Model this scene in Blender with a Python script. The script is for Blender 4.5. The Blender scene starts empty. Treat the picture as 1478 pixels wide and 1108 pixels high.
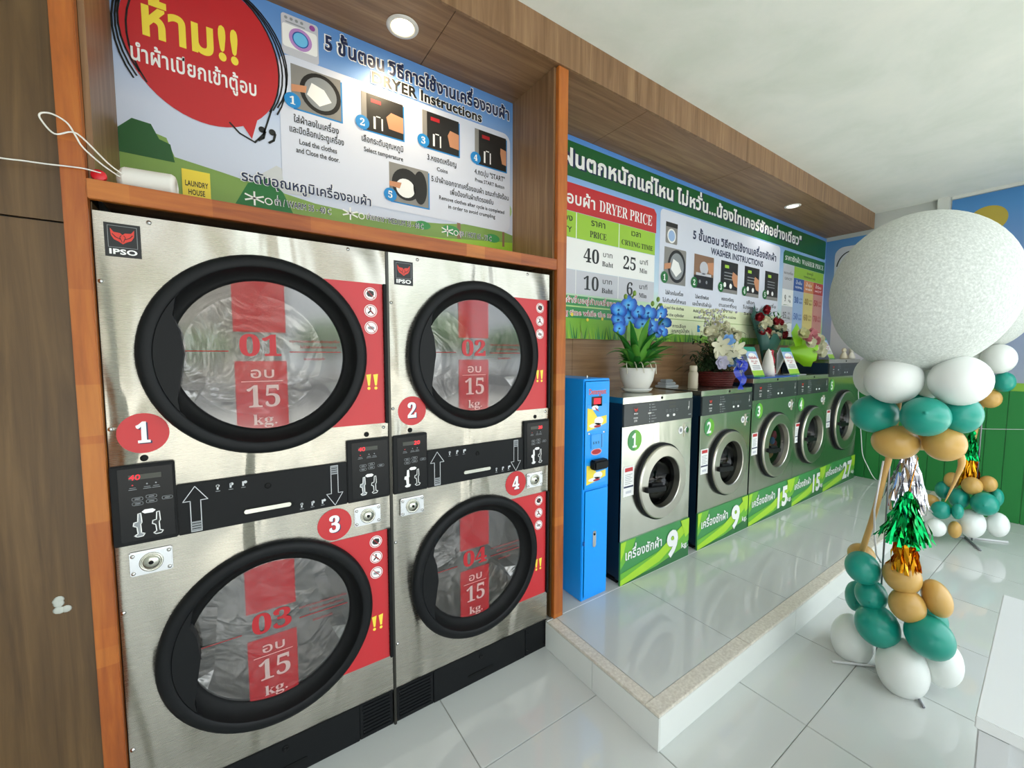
import bpy, bmesh, math, random
from mathutils import Vector, Matrix, Euler
from mathutils.geometry import delaunay_2d_cdt
random.seed(7)
SC = bpy.context.scene
COL = SC.collection
PI = math.pi

# ------------------------------------------------------------------ camera, sky, sun, exposure
CAM = Vector((0.302, -1.595, 1.534)); YAW, PITCH, ROLL, FPX = 34.298, -4.091, 0.112, 591.855
_y, _p, _r = map(math.radians, (YAW, PITCH, ROLL))
FW = Vector((math.sin(_y)*math.cos(_p), math.cos(_y)*math.cos(_p), math.sin(_p)))
_R = Vector((math.cos(_y), -math.sin(_y), 0)); _U = _R.cross(FW)
RT = _R*math.cos(_r) + _U*math.sin(_r); UP = -_R*math.sin(_r) + _U*math.cos(_r)
cd = bpy.data.cameras.new('camera'); cam = bpy.data.objects.new('camera', cd); COL.objects.link(cam)
cd.sensor_width = 36; cd.sensor_fit = 'HORIZONTAL'; cd.lens = 36*FPX/1478; cd.clip_start = .02
cam.matrix_world = Matrix(((RT.x, UP.x, -FW.x, CAM.x), (RT.y, UP.y, -FW.y, CAM.y), (RT.z, UP.z, -FW.z, CAM.z), (0, 0, 0, 1)))
SC.camera = cam
world = bpy.data.worlds.new('sky'); SC.world = world; world.use_nodes = True
wn = world.node_tree.nodes; bg = wn['Background']; bg.inputs[0].default_value = (0.86, 0.94, 1.0, 1); bg.inputs[1].default_value = 2.9
SC.view_settings.view_transform = 'Standard'; SC.view_settings.look = 'None'
SC.view_settings.exposure = 0.2; SC.view_settings.gamma = 1.0; SC.view_settings.use_curve_mapping = False
pl = bpy.data.lights.new('shopfront_portal', 'AREA'); pl.shape = 'RECTANGLE'; pl.size = 7.2; pl.size_y = 2.75; pl.cycles.is_portal = True
po = bpy.data.objects.new('shopfront_portal', pl); COL.objects.link(po); po.location = (2.5, -2.47, 1.4); po.rotation_euler = (PI/2, 0, 0)
sl = bpy.data.lights.new('sun', 'SUN'); sl.energy = 14; sl.angle = .02; sl.color = (1, .98, .94); so = bpy.data.objects.new('sun', sl); COL.objects.link(so); so.rotation_euler = (math.radians(-33), math.radians(14), 0)
SC.cycles.max_bounces = 10; SC.cycles.diffuse_bounces = 6; SC.cycles.glossy_bounces = 5; SC.cycles.transparent_max_bounces = 12
SC.cycles.sample_clamp_indirect = 6; SC.cycles.use_denoising = True

def ray(u, v): return FW + RT*((u-739)/FPX) - UP*((v-554)/FPX)
def bp(u, v, ax, val):                       # a point of the photograph laid on the real plane axis = val
    d = ray(u, v); return CAM + d*((val-CAM[ax])/d[ax])

# ------------------------------------------------------------------ materials
def lin(c):
    if isinstance(c, str):
        c = [int(c[i:i+2], 16)/255 for i in (0, 2, 4)]
    return tuple((x/12.92 if x <= .04045 else ((x+.055)/1.055)**2.4) for x in c) + (1,)
def mat(name, col, rough=.5, metal=0, **kw):
    m = bpy.data.materials.new(name); m.use_nodes = True; b = m.node_tree.nodes['Principled BSDF']
    b.inputs['Base Color'].default_value = lin(col); b.inputs['Roughness'].default_value = rough; b.inputs['Metallic'].default_value = metal
    for k, v in kw.items(): b.inputs[k.replace('_', ' ')].default_value = v
    return m
def nd(m, t, **kw):
    n = m.node_tree.nodes.new(t)
    for k, v in kw.items(): setattr(n, k, v)
    return n
def lk(m, a, b): m.node_tree.links.new(a, b)
def coords(m, scale=(1, 1, 1), rot=(0, 0, 0)):
    tc = nd(m, 'ShaderNodeTexCoord'); mp = nd(m, 'ShaderNodeMapping')
    mp.inputs['Scale'].default_value = scale; mp.inputs['Rotation'].default_value = rot
    lk(m, tc.outputs['Object'], mp.inputs[0]); return mp.outputs[0]
def noise(m, vec, scale, detail=4, rough=.5, dist=0):
    n = nd(m, 'ShaderNodeTexNoise'); n.inputs['Scale'].default_value = scale; n.inputs['Detail'].default_value = detail
    n.inputs['Roughness'].default_value = rough; n.inputs['Distortion'].default_value = dist
    lk(m, vec, n.inputs['Vector']); return n.outputs[0]
def ramp(m, fac, stops):
    r = nd(m, 'ShaderNodeValToRGB'); e = r.color_ramp.elements
    while len(e) < len(stops): e.new(.5)
    for i, (p, c) in enumerate(stops): e[i].position = p; e[i].color = lin(c)
    lk(m, fac, r.inputs[0]); return r.outputs[0]
def bump(m, h, strength, dist=.01):
    b = nd(m, 'ShaderNodeBump'); b.inputs['Strength'].default_value = strength; b.inputs['Distance'].default_value = dist
    lk(m, h, b.inputs['Height']); lk(m, b.outputs[0], m.node_tree.nodes['Principled BSDF'].inputs['Normal'])
def base(m): return m.node_tree.nodes['Principled BSDF'].inputs['Base Color']

def wood_lam(name, axis, a='6d4f32', b='876749', c='9b7c59'):        # brown laminate, grain along one axis
    m = mat(name, a, .42); s = [14, 14, 14]; s[axis] = .7
    v = coords(m, s); n = noise(m, v, 2.2, 6, .6, .6); lk(m, ramp(m, n, [(.3, a), (.52, b), (.72, c)]), base(m)); bump(m, n, .06, .004)
    return m
WOODX = wood_lam('brown_laminate_lengthwise', 0); WOODZ = wood_lam('brown_laminate_upright', 2)
WOODD = wood_lam('dark_brown_laminate', 2, '463118', '5b4325', '6b5130')
def wood_orange(name, axis):
    m = mat(name, 'a55f26', .38); s = [9, 9, 9]; s[axis] = .8
    v = coords(m, s); n = noise(m, v, 4, 6, .6, .4)
    s2 = [.01, .01, .01]; s2[axis] = 2.6
    v2 = coords(m, s2); vo = nd(m, 'ShaderNodeTexVoronoi'); vo.inputs['Scale'].default_value = 1; lk(m, v2, vo.inputs['Vector'])
    mx = nd(m, 'ShaderNodeMix', data_type='RGBA'); mx.inputs[0].default_value = .45
    lk(m, ramp(m, n, [(.3, '7c3c12'), (.5, 'a8591e'), (.7, 'c0732c')]), mx.inputs[6])
    sep = nd(m, 'ShaderNodeSeparateColor'); lk(m, vo.outputs['Color'], sep.inputs[0])
    lk(m, ramp(m, sep.outputs[0], [(.1, '82380e'), (.5, 'a85a1c'), (.9, 'c47e34')]), mx.inputs[7]); lk(m, mx.outputs[2], base(m))
    bump(m, n, .05, .003); return m
ORZ = wood_orange('orange_varnished_wood_upright', 2); ORX = wood_orange('orange_varnished_wood_lengthwise', 0)
def steel(name, col='c9c4b8', rough=.27, wav=.5):
    m = mat(name, col, rough, 1.0)
    v = coords(m, (1.0, 1.0, .25)); n1 = noise(m, v, 4.5, 1.5, .45, .9)
    v2 = coords(m, (1.5, 1.5, 220)); n2 = noise(m, v2, 3, 2, .5)
    ad = nd(m, 'ShaderNodeMath', operation='MULTIPLY_ADD'); ad.inputs[1].default_value = .0003; lk(m, n2, ad.inputs[0]); lk(m, n1, ad.inputs[2])
    bump(m, ad.outputs[0], wav, .10 if wav > .5 else .05)
    r = nd(m, 'ShaderNodeMapRange'); r.inputs[3].default_value = rough-.02; r.inputs[4].default_value = rough+.03
    lk(m, n2, r.inputs[0]); lk(m, r.outputs[0], m.node_tree.nodes['Principled BSDF'].inputs['Roughness'])
    return m
STEEL = steel('brushed_steel', 'b2aea3', .27, .8); STEELW = steel('brushed_steel_washer', 'd6d6ca', .24, .10); CHROME = mat('chrome', 'dcdcdc', .12, 1)
RINGST = mat('satin_steel_ring', 'c9c6ba', .3, 1); DARKST = mat('drum_steel', 'c4c1bd', .27, 1)
BLK = mat('black_plastic', '101214', .48, Specular_IOR_Level=.22); BLK2 = mat('black_gloss_panel', '0e1012', .25, Specular_IOR_Level=.25); BLKM = mat('black_matt', '08090a', .6, Specular_IOR_Level=.25)
CHAR = mat('charcoal_control_panel', '33383a', .35); SIDE = mat('dark_blue_grey_side_sheet', '0e2536', .35); GAP = mat('dark_gap', '101010', .8)
WHITE = mat('white_print', 'f2f2f0', .4); WH2 = mat('grey_white_print', 'c9cccf', .5); GREYP = mat('grey_print', '8d9194', .5)
RED = mat('red_sticker', 'c22a30', .35); REDD = mat('red_print', 'b01f28', .4); NAVYP = mat('navy_print', '1d2a4f', .4); YEL = mat('yellow_print', 'f4dc48', .4)
BLACKP = mat('black_print', '17181a', .4); PINK = mat('pink_print', 'e6a9b4', .4)
BLU = mat('blue_print', '1f87cc', .4); BLUD = mat('dark_blue_print', '2358a8', .4); LIME = mat('lime_print', '9cc83a', .4); GRN = mat('green_print', '1f6f33', .4)
GRN2 = mat('mid_green_print', '3c9250', .38); LIM2 = mat('yellow_green_print', 'b5dc3c', .38); GDK = mat('dark_green_print', '24592c', .4); LGRY = mat('light_grey_print', 'c6c7cf', .4)
PBLU = mat('pale_blue_print', '9db9e0', .4); PYEL = mat('pale_yellow_print', 'd8c77c', .4); PRED = mat('pale_red_print', 'cf9286', .4); CREAM = mat('cream_print', 'dfe6bf', .4)
SKIN = mat('hand_tone_print', 'c98d68', .5); PHD = mat('photo_dark_print', '22201f', .35); PHG = mat('photo_grey_print', '8b8884', .4); BRN = mat('photo_brown_print', '8c6a52', .4)
TREEG = mat('pale_tree_print', 'a9c98d', .4)
OLIVE = mat('hill_green_print', '7fa050', .4)
def glow(name, col, s):
    m = mat(name, col, .5); b = m.node_tree.nodes['Principled BSDF']; b.inputs['Emission Color'].default_value = lin(col); b.inputs['Emission Strength'].default_value = s; return m
LED = glow('red_led', 'ff2030', 1.1); LAMP = glow('warm_lamp', 'ffe2a8', 14); LAMP2 = glow('cool_lamp', 'fff6e6', 2.2); LEDOFF = mat('unlit_led_window', '3d3f38', .4)
def glassmat(name, tint, alpha, rough=.03):
    m = bpy.data.materials.new(name); m.use_nodes = True; nt = m.node_tree; nt.nodes.clear()
    o = nt.nodes.new('ShaderNodeOutputMaterial'); t = nt.nodes.new('ShaderNodeBsdfTransparent'); g = nt.nodes.new('ShaderNodeBsdfGlossy')
    t.inputs[0].default_value = lin(tint); g.inputs['Roughness'].default_value = rough
    fr = nt.nodes.new('ShaderNodeLayerWeight'); fr.inputs[0].default_value = .5
    pw = nt.nodes.new('ShaderNodeMath'); pw.operation = 'POWER'; pw.inputs[1].default_value = 5; nt.links.new(fr.outputs['Facing'], pw.inputs[0])
    ad = nt.nodes.new('ShaderNodeMath'); ad.operation = 'MULTIPLY_ADD'; ad.inputs[1].default_value = .9; ad.inputs[2].default_value = alpha+.04
    mx = nt.nodes.new('ShaderNodeMixShader'); nt.links.new(pw.outputs[0], ad.inputs[0]); nt.links.new(ad.outputs[0], mx.inputs[0])
    nt.links.new(t.outputs[0], mx.inputs[1]); nt.links.new(g.outputs[0], mx.inputs[2]); nt.links.new(mx.outputs[0], o.inputs[0]); return m
GLASS = glassmat('door_glass', 'dcdcdc', .09, .11); GLASSD = glassmat('washer_glass', 'a0a4a6', .0)
def filmmat(name, col, a):
    m = bpy.data.materials.new(name); m.use_nodes = True; nt = m.node_tree; b = nt.nodes['Principled BSDF']
    b.inputs['Base Color'].default_value = lin(col); b.inputs['Alpha'].default_value = a; b.inputs['Roughness'].default_value = .08; return m
FILM = filmmat('red_window_film', 'b8242c', .64); FILMD = filmmat('dark_red_window_film', '9c1820', .9); FILMW = filmmat('frosted_lettering', 'c8b4ae', .75)
def tilem(name, col, rough=.035):
    m = mat(name, col, rough, IOR=1.62); v = coords(m, (1, 1, 1)); n = noise(m, v, 1.3, 3, .5)
    lk(m, ramp(m, n, [(.35, col), (.7, [min(1, int(col[i:i+2], 16)/255*1.03) for i in (0, 2, 4)])]), base(m)); return m
TILE = tilem('glossy_white_floor_tile', 'c6c9c5'); TILEP = tilem('glossy_platform_tile', 'c2c5c1'); TILER = tilem('white_riser_tile', 'd9dbd6', .15)
GROUT = mat('grout', 'aeaca2', .8); RIM = mat('beige_stone_edge', 'c2b9a8', .5)
_v = coords(RIM, (30, 30, 30)); lk(RIM, ramp(RIM, noise(RIM, _v, 3, 4), [(.35, 'c6beb0'), (.7, 'ddd7ca')]), base(RIM))
CEIL = mat('skimmed_plaster_ceiling', 'e6e8e0', .75); _n = noise(CEIL, coords(CEIL), 2.2, 7, .6, .4); bump(CEIL, _n, .25, .02)
lk(CEIL, ramp(CEIL, _n, [(.35, 'dfe3d9'), (.55, 'e8eae2'), (.75, 'efefe6')]), base(CEIL))
WALLW = mat('white_paint', 'cfd2cc', .8); WALLG = mat('grey_paint', 'b9bdb9', .8); SHIP = mat('green_painted_board', '1d7a35', .45)
DBLUE = mat('bright_blue_sheet_metal', '129cfa', .3); DBL2 = mat('blue_relief', '3aa2ec', .3)

# ------------------------------------------------------------------ object helpers
def tag(o, label=None, cat=None, group=None, kind=None):
    if label: o['label'] = label
    if cat: o['category'] = cat
    if group: o['group'] = group
    if kind: o['kind'] = kind
    return o
def thing(name, label, cat, loc=(0, 0, 0), group=None, kind=None, rz=0):
    o = bpy.data.objects.new(name, None); COL.objects.link(o); o.location = loc; o.rotation_euler = (0, 0, rz); o.empty_display_size = .05
    return tag(o, label, cat, group, kind)
class MB:
    def __init__(s, off=(0, 0, 0)): s.v = []; s.f = []; s.m = []; s.sm = []; s.mats = []; s.off = Vector(off)
    def mi(s, m):
        if m not in s.mats: s.mats.append(m)
        return s.mats.index(m)
    def add(s, vs, fs, m, smooth=False):
        n = len(s.v); s.v += [tuple(v) for v in vs]; k = s.mi(m)
        for f in fs: s.f.append(tuple(n+i for i in f)); s.m.append(k); s.sm.append(smooth)
        return s
    def box(s, a, b, m, M=None):
        x0, y0, z0 = a; x1, y1, z1 = b
        vs = [Vector(p) for p in ((x0, y0, z0), (x1, y0, z0), (x1, y1, z0), (x0, y1, z0), (x0, y0, z1), (x1, y0, z1), (x1, y1, z1), (x0, y1, z1))]
        if M: vs = [M @ p for p in vs]
        return s.add(vs, [(0, 3, 2, 1), (4, 5, 6, 7), (0, 1, 5, 4), (1, 2, 6, 5), (2, 3, 7, 6), (3, 0, 4, 7)], m)
    def bbox(s, a, b, m, c=.004):                     # a box with chamfered edges
        bm = bmesh.new(); bmesh.ops.create_cube(bm, size=1)
        d = [b[i]-a[i] for i in range(3)]; bmesh.ops.scale(bm, vec=d, verts=bm.verts); bmesh.ops.translate(bm, vec=[(a[i]+b[i])/2 for i in range(3)], verts=bm.verts)
        bmesh.ops.bevel(bm, geom=bm.edges[:], offset=c, segments=2, affect='EDGES'); return s.bm(bm, m)
    def bm(s, bm, m, smooth=False):
        bm.verts.index_update(); s.add([v.co.copy() for v in bm.verts], [[v.index for v in f.verts] for f in bm.faces], m, smooth); bm.free(); return s
    def lathe(s, prof, m, c=(0, 0, 0), ax='z', n=48, smooth=True, arc=2*PI):     # prof of (radius, height) about an axis
        vs = []; full = arc > 6.2; k = n if full else n+1
        for r, h in prof:
            for i in range(k):
                a = arc*i/n; x, y = r*math.cos(a), r*math.sin(a)
                p = (x, y, h) if ax == 'z' else ((x, h, y) if ax == 'y' else (h, x, y))
                vs.append((p[0]+c[0], p[1]+c[1], p[2]+c[2]))
        fs = []
        for j in range(len(prof)-1):
            for i in range(n):
                a, b = j*k+i, j*k+(i+1) % k; f = (a, b, b+k, a+k); fs.append(f if ax != 'y' else f[::-1])
        return s.add(vs, fs, m, smooth)
    def tube(s, pts, r, m, n=8, cap=True):
        pts = [Vector(p) for p in pts]; rs = r if isinstance(r, (list, tuple)) else [r]*len(pts)
        vs = []; up = None
        for i, p in enumerate(pts):
            t = (pts[min(i+1, len(pts)-1)]-pts[max(i-1, 0)]).normalized()
            if up is None: up = t.orthogonal().normalized()
            up = (up-t*up.dot(t)).normalized(); w = t.cross(up)
            for k in range(n): a = 2*PI*k/n; vs.append(p+(up*math.cos(a)+w*math.sin(a))*rs[i])
        fs = [(j*n+i, j*n+(i+1) % n, (j+1)*n+(i+1) % n, (j+1)*n+i) for j in range(len(pts)-1) for i in range(n)]
        if cap: fs += [tuple(range(n))[::-1], tuple((len(pts)-1)*n+i for i in range(n))]
        return s.add(vs, fs, m, True)
    def ell(s, c, r, m, n=16, k=10, M=None):
        vs = []; r = r if isinstance(r, (tuple, list, Vector)) else (r, r, r)
        for j in range(k+1):
            t = PI*j/k
            for i in range(n):
                a = 2*PI*i/n; p = Vector((math.sin(t)*math.cos(a)*r[0], math.sin(t)*math.sin(a)*r[1], math.cos(t)*r[2]))
                if M: p = M @ p
                vs.append(p+Vector(c))
        fs = [(j*n+i, (j+1)*n+i, (j+1)*n+(i+1) % n, j*n+(i+1) % n) for j in range(k) for i in range(n)]
        return s.add(vs, fs, m, True)
    def build(s, name, parent=None, label=None, kind=None, cat=None, group=None, bev=0):
        me = bpy.data.meshes.new(name); off = s.off
        me.from_pydata([tuple(Vector(v)-off) for v in s.v], [], s.f)
        for m in s.mats: me.materials.append(m)
        me.polygons.foreach_set('material_index', s.m); me.polygons.foreach_set('use_smooth', s.sm); me.update()
        o = bpy.data.objects.new(name, me); COL.objects.link(o)
        if parent: o.parent = parent
        if bev:
            b = o.modifiers.new('bevel', 'BEVEL'); b.width = bev; b.segments = 2; b.limit_method = 'ANGLE'
        return tag(o, label, cat, group, kind)
def part(name, parent, fn, m=None, off=(0, 0, 0), **kw):
    b = MB(off); fn(b); return b.build(name, parent, **kw)
def dup(o, parent=None, loc=None, link=True):
    c = o.copy(); COL.objects.link(c); c.parent = parent if parent else o.parent
    if loc is not None: c.location = loc
    return c

# ------------------------------------------------------------------ 2-D shapes: polygons with holes, and lettering
def inside(p, loops):
    w = 0; x, y = p
    for L in loops:
        n = len(L)
        for i in range(n):
            (x0, y0), (x1, y1) = L[i], L[(i+1) % n]
            if (y0 <= y) != (y1 <= y):
                xx = x0+(y-y0)/(y1-y0)*(x1-x0)
                if xx > x: w += 1 if y1 > y0 else -1
    return w
def fill(loops, sg=0):
    vs = []; es = []
    for L in loops:
        n = len(vs); vs += [Vector(p) for p in L]; es += [(n+i, n+(i+1) % len(L)) for i in range(len(L))]
    V, E_, F, *_ = delaunay_2d_cdt(vs, es, [], 0, 1e-7)
    out = []
    for f in F:
        c = sum((V[i] for i in f), Vector((0, 0)))/len(f)
        w = inside((c.x, c.y), loops)
        if (w != 0 if sg == 0 else w*sg > 0): out.append(tuple(f))
    return [tuple(v) for v in V], out
def circ(cx, cy, r, n=32, ry=None, cw=False, a0=0, a1=2*PI):
    ry = ry or r; L = [(cx+r*math.cos(a0+(a1-a0)*i/n), cy+ry*math.sin(a0+(a1-a0)*i/n)) for i in range(n if a1-a0 > 6.2 else n+1)]
    return L[::-1] if cw else L
def rect(x0, y0, x1, y1): return [(x0, y0), (x1, y0), (x1, y1), (x0, y1)]
def rrect(x0, y0, x1, y1, r, n=5):
    L = []
    for cx, cy, a in ((x1-r, y1-r, 0), (x0+r, y1-r, 90), (x0+r, y0+r, 180), (x1-r, y0+r, 270)):
        L += [(cx+r*math.cos(math.radians(a+90*i/n)), cy+r*math.sin(math.radians(a+90*i/n))) for i in range(n+1)]
    return L
_G = {}; _RAW = {}
def _outline(s):
    c = bpy.data.curves.new('g', 'FONT'); c.body = s; c.size = 1; c.fill_mode = 'NONE'; c.resolution_u = 3
    o = bpy.data.objects.new('g', c); COL.objects.link(o); dg = bpy.context.evaluated_depsgraph_get(); dg.update()
    me = o.evaluated_get(dg).to_mesh(); nx = {}
    for e in me.edges: nx.setdefault(e.vertices[0], []).append(e.vertices[1]); nx.setdefault(e.vertices[1], []).append(e.vertices[0])
    vs = [v.co.xy.copy() for v in me.vertices]; seen = set(); out = []
    for i in range(len(vs)):
        if i in seen or i not in nx: continue
        L = [i]; seen.add(i); cur = i; first = True
        while True:
            q = [j for j in nx[cur] if j not in seen]
            if not q: break
            cur = (i+1 if (first and i+1 in q) else q[0]); first = False; seen.add(cur); L.append(cur)
        out.append([tuple(vs[j]) for j in L])
    bpy.data.objects.remove(o); bpy.data.curves.remove(c); return [L for L in out if len(L) > 2]
def area(L): return sum(L[i-1][0]*L[i][1]-L[i][0]*L[i-1][1] for i in range(len(L)))/2
def grow(L, d):                              # move an outline sideways to thicken the stroke
    P = [L[i] for i in range(len(L)) if (L[i][0]-L[i-1][0])**2+(L[i][1]-L[i-1][1])**2 > 1e-9]; n = len(P); out = []
    if n < 3: return L
    for i in range(n):
        a, b, c = Vector(P[i-1]), Vector(P[i]), Vector(P[(i+1) % n]); u = (b-a).normalized(); w = (c-b).normalized()
        n1 = Vector((u.y, -u.x)); n2 = Vector((w.y, -w.x)); m = (n1+n2); k = max(.35, 1+n1.dot(n2)); out.append(tuple(b+m*(d/k)))
    return out
def glyph(ch, bold):
    k = (ch, bold)
    if k in _G: return _G[k]
    if ch not in _RAW:
        if 'l' not in _RAW:
            ref = _outline('l'); _RAW['l'] = (ref, min(p[0] for p in _outline('ll')[1])-min(p[0] for p in ref[0])); _RAW['rx'] = min(p[0] for p in ref[0])
        if ch != 'l': a = _outline(ch+'l'); _RAW[ch] = (a[:-1], min(p[0] for p in a[-1])-_RAW['rx'])
    body, adv = _RAW[ch]
    if bold and body:
        sg = 1 if area(max(body, key=lambda L: abs(area(L)))) > 0 else -1; body = [grow(L, bold*sg) for L in body]
    if body:
        sg = 1 if area(max(body, key=lambda L: abs(area(L)))) > 0 else -1; vs, fs = fill(body, sg)
    else: vs, fs = [], []
    _G[k] = (vs, fs, adv+bold*.8); return _G[k]
UPV = set('ัิีึืำ็'); TONE = set('่้๊๋์')
def layout(s, bold):
    x = 0; out = []; prev = ''; base_ = ''
    for i, ch in enumerate(s):
        if ch == ' ': x += .27; prev = ch; continue
        vs, fs, adv = glyph(ch, bold); dy = 0; dx = 0
        if ch in TONE and (prev in UPV or (i+1 < len(s) and s[i+1] == 'ำ')): dy = .19
        if ch in TONE and prev in UPV: dx = .02
        out.append((vs, fs, x+dx, dy)); x += adv; prev = ch
    return out, x
MB_SERIF = {}
for i in range(10): MB_SERIF[str(i)] = chr(0x1D7CE+i)
for i in range(26): MB_SERIF[chr(65+i)] = chr(0x1D400+i); MB_SERIF[chr(97+i)] = chr(0x1D41A+i)
def serif(s): return ''.join(MB_SERIF.get(c, c) for c in s)

MANY = {'captions', 'door_fine_print', 'step_symbols', 'programme_marks', 'button_marks', 'dryer_table_lettering', 'washer_table_lettering', 'temperature_lettering', 'label_print', 'buttons', 'card_lettering', 'ban_symbols', 'bubble_outline', 'printed_line_drawing', 'printed_flower_marks', 'swoosh_print', 'note_lettering', 'door_lettering', 'soap_print', 'landscape_print', 'exclamation_marks', 'coin_chute_print', 'model_lettering', 'yellow_bag_lettering', 'headline'}
class Sheet:
    """flat print on a plane: origin O, right R, up U, and N out of the surface"""
    def __init__(s, parent, O=(0, 0, 0), R=(1, 0, 0), U=(0, 0, 1), N=(0, -1, 0), step=.0006):
        s.p = parent; s.O = Vector(O); s.R = Vector(R); s.U = Vector(U); s.N = Vector(N); s.step = step; s.b = MB()
    def P(s, x, y, l): return s.O+s.R*x+s.U*y+s.N*(s.step*l)
    def poly(s, loops, m, l=1):
        if loops and not isinstance(loops[0][0], (tuple, list)): loops = [loops]
        vs, fs = fill(loops); s.b.add([s.P(x, y, l) for x, y in vs], fs, m); return s
    def rect(s, x0, y0, x1, y1, m, l=1): s.b.add([s.P(*p, l) for p in rect(x0, y0, x1, y1)], [(0, 1, 2, 3)], m); return s
    def circle(s, x, y, r, m, l=1, n=28, ry=None): s.b.add([s.P(*p, l) for p in circ(x, y, r, n, ry)], [tuple(range(n))], m); return s
    def ring(s, x, y, r, w, m, l=1, n=32, ry=None):
        ry = ry or r; A = circ(x, y, r, n, ry); B = circ(x, y, r-w, n, ry-w)
        s.b.add([s.P(*p, l) for p in A+B], [(i, (i+1) % n, n+(i+1) % n, n+i) for i in range(n)], m); return s
    def line(s, pts, w, m, l=1, closed=False):
        P = [Vector(p) for p in pts]
        if closed: P.append(P[0])
        for a, b in zip(P[:-1], P[1:]):
            d = (b-a).normalized(); n = Vector((-d.y, d.x))*w/2; d = d*w*.3
            s.b.add([s.P(*q, l) for q in (a-n-d, b-n+d, b+n+d, a+n-d)], [(0, 1, 2, 3)], m)
        return s
    def text(s, t, x0, x1, y, h, m, l=2, bold=.0, align='fit', ang=0, shear=0):
        """h = height of a capital; fitted to x0..x1 (align fit), or centred / left at its own width"""
        L, w = layout(t, bold); sy = h/.70; sx = sy
        if w <= 0: return s
        if align == 'fit': sx = (x1-x0)/w
        elif align == 'c': x0 = (x0+x1)/2-w*sx/2
        ca, sa = math.cos(ang), math.sin(ang)
        for vs, fs, x, dy in L:
            q = []
            for a, b in vs:
                X = (a+x)*sx+shear*(b+dy)*sy; Y = (b+dy)*sy; q.append(s.P(x0+X*ca-Y*sa, y+X*sa+Y*ca, l))
            s.b.add(q, fs, m)
        return s
    def done(s, name, **kw):
        if name in MANY: kw['kind'] = 'stuff'
        o = s.b.build(name, s.p, **kw); s.b = MB(); return o

for _c in sorted(set('ห้าม!!นำผ้าเปียกเข้าตู้อบ5ขั้นตอนวิธีการใช้งานเครื่องอบผ้าฝนตกหนักแค่ไหนไม่หวั่น...น้องไทเกอร์ซักอย่างเดียว"กรุณาตรวจสอบก่อนปิดประตูถุงมือยูหยอดเหรียญระดับอุณหภูมิฟรีโปรโมชั่นเย็นสีต่ำขอบคุณค่ะปุ่มขณะกำลังร้อนเพื่อป้องเกิดรอยยับผลซฟแสญ'+'ABCDEFGHIKLMNOPRSTUWYabcdefghiklmnoprstuvwxyz0123456789./()"!')): glyph(_c, 0)

# ------------------------------------------------------------------ the setting
ZP, ZC, ZS = .151, 3.079, 2.911
XR, YB1, YB2, YF, XL = 6.19, .36, .43, -2.45, -1.3
fl = MB().box((XL, YF, -.12), (XR, .95, -.006), GROUT).build('floor', kind='structure')
_t = MB().bbox((0, 0, -.02), (.601, .597, 0), TILE, .0015).build('floor_tile', fl); _used = False
for i in range(-3, 10):
    for j in range(-3, 3):
        x, y = .405+.604*i+.0015, -.965+.6*j+.0015
        if x+.6 < XL or x > XR-.05 or y+.6 < YF or y > .5: continue
        if x > 1.58 and y > -.7: continue
        if x > -.06 and y > -.0: continue
        o = _t if not _used else dup(_t); _used = True; o.location = (x, y, 0)
pf = MB().box((1.611, -.685, -.005), (XR, .95, ZP-.009), GROUT).build('platform', kind='structure')
tag(pf, 'raised platform of glossy white tiles under the washers', None)
_p = MB().bbox((0, 0, -.0085), (.5975, .612, 0), TILEP, .0012).build('platform_tile', pf); _p.location = (1.664, -.625, ZP); k = 0
_q = MB().bbox((0, 0, -.0085), (.5975, .44, 0), TILEP, .0012).build('platform_tile', pf); _q.location = (1.664, -.0105, ZP)
for i in range(1, 8):
    dup(_p, loc=(1.664+.6*i, -.625, ZP)); dup(_q, loc=(1.664+.6*i, -.0105, ZP))
MB().box((1.605, -.0145, ZP-.004), (XR, -.0105, ZP+.0003), WHITE).build('joint_strip', pf)
for n, (a, b) in enumerate((((1.605, -.625, ZP-.012), (1.662, -.02, ZP+.001)), ((1.605, -.692, ZP-.012), (2.30, -.627, ZP+.001)))):
    MB().bbox(a, b, RIM, .002).build('edge_trim', pf)
for i in range(4): MB().bbox((2.302+i*.97, -.692, ZP-.012), (3.27+i*.97, -.627, ZP+.001), RIM, .002).build('edge_trim', pf)
MB().bbox((1.605, -.692, 0), (1.6115, -.338, ZP-.013), TILER, .001).build('riser_tile', pf); MB().bbox((1.605, -.335, 0), (1.6115, -.001, ZP-.013), TILER, .001).build('riser_tile', pf)
for i in range(4): MB().bbox((1.6125+1.2*i, -.692, 0), (min(1.6125+1.2*i+1.197, XR), -.6855, ZP-.013), TILER, .001).build('riser_tile', pf)

ce = MB().box((XL, YF, ZC), (XR, .95, ZC+.1), CEIL).build('ceiling', kind='structure')
MB().box((XR, YF, -.1), (XR+.1, .95, ZC), WALLG).build('wall_right', kind='structure')
MB().box((XL-.1, YF, -.1), (XL, .95, ZC), WALLW).build('wall_left', kind='structure')
wf = MB(); wf.box((XL, YF-.12, 2.85), (XR, YF, ZC), WALLW); wf.box((XL, YF-.12, -.1), (-1.1, YF, 2.85), WALLW); wf.box((6.0, YF-.12, -.1), (XR, YF, 2.85), WALLW)
wf.build('wall_front', kind='structure')
fr = MB()
for x in (-1.08, .7, 2.5, 4.3, 5.96): fr.box((x-.03, YF-.08, 0), (x+.03, YF-.02, 2.85), CHROME)
fr.build('window_1', kind='structure')
wb = MB().box((XL, .85, -.1), (XR, .95, ZC), WALLW).build('wall_back', kind='structure')
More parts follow.
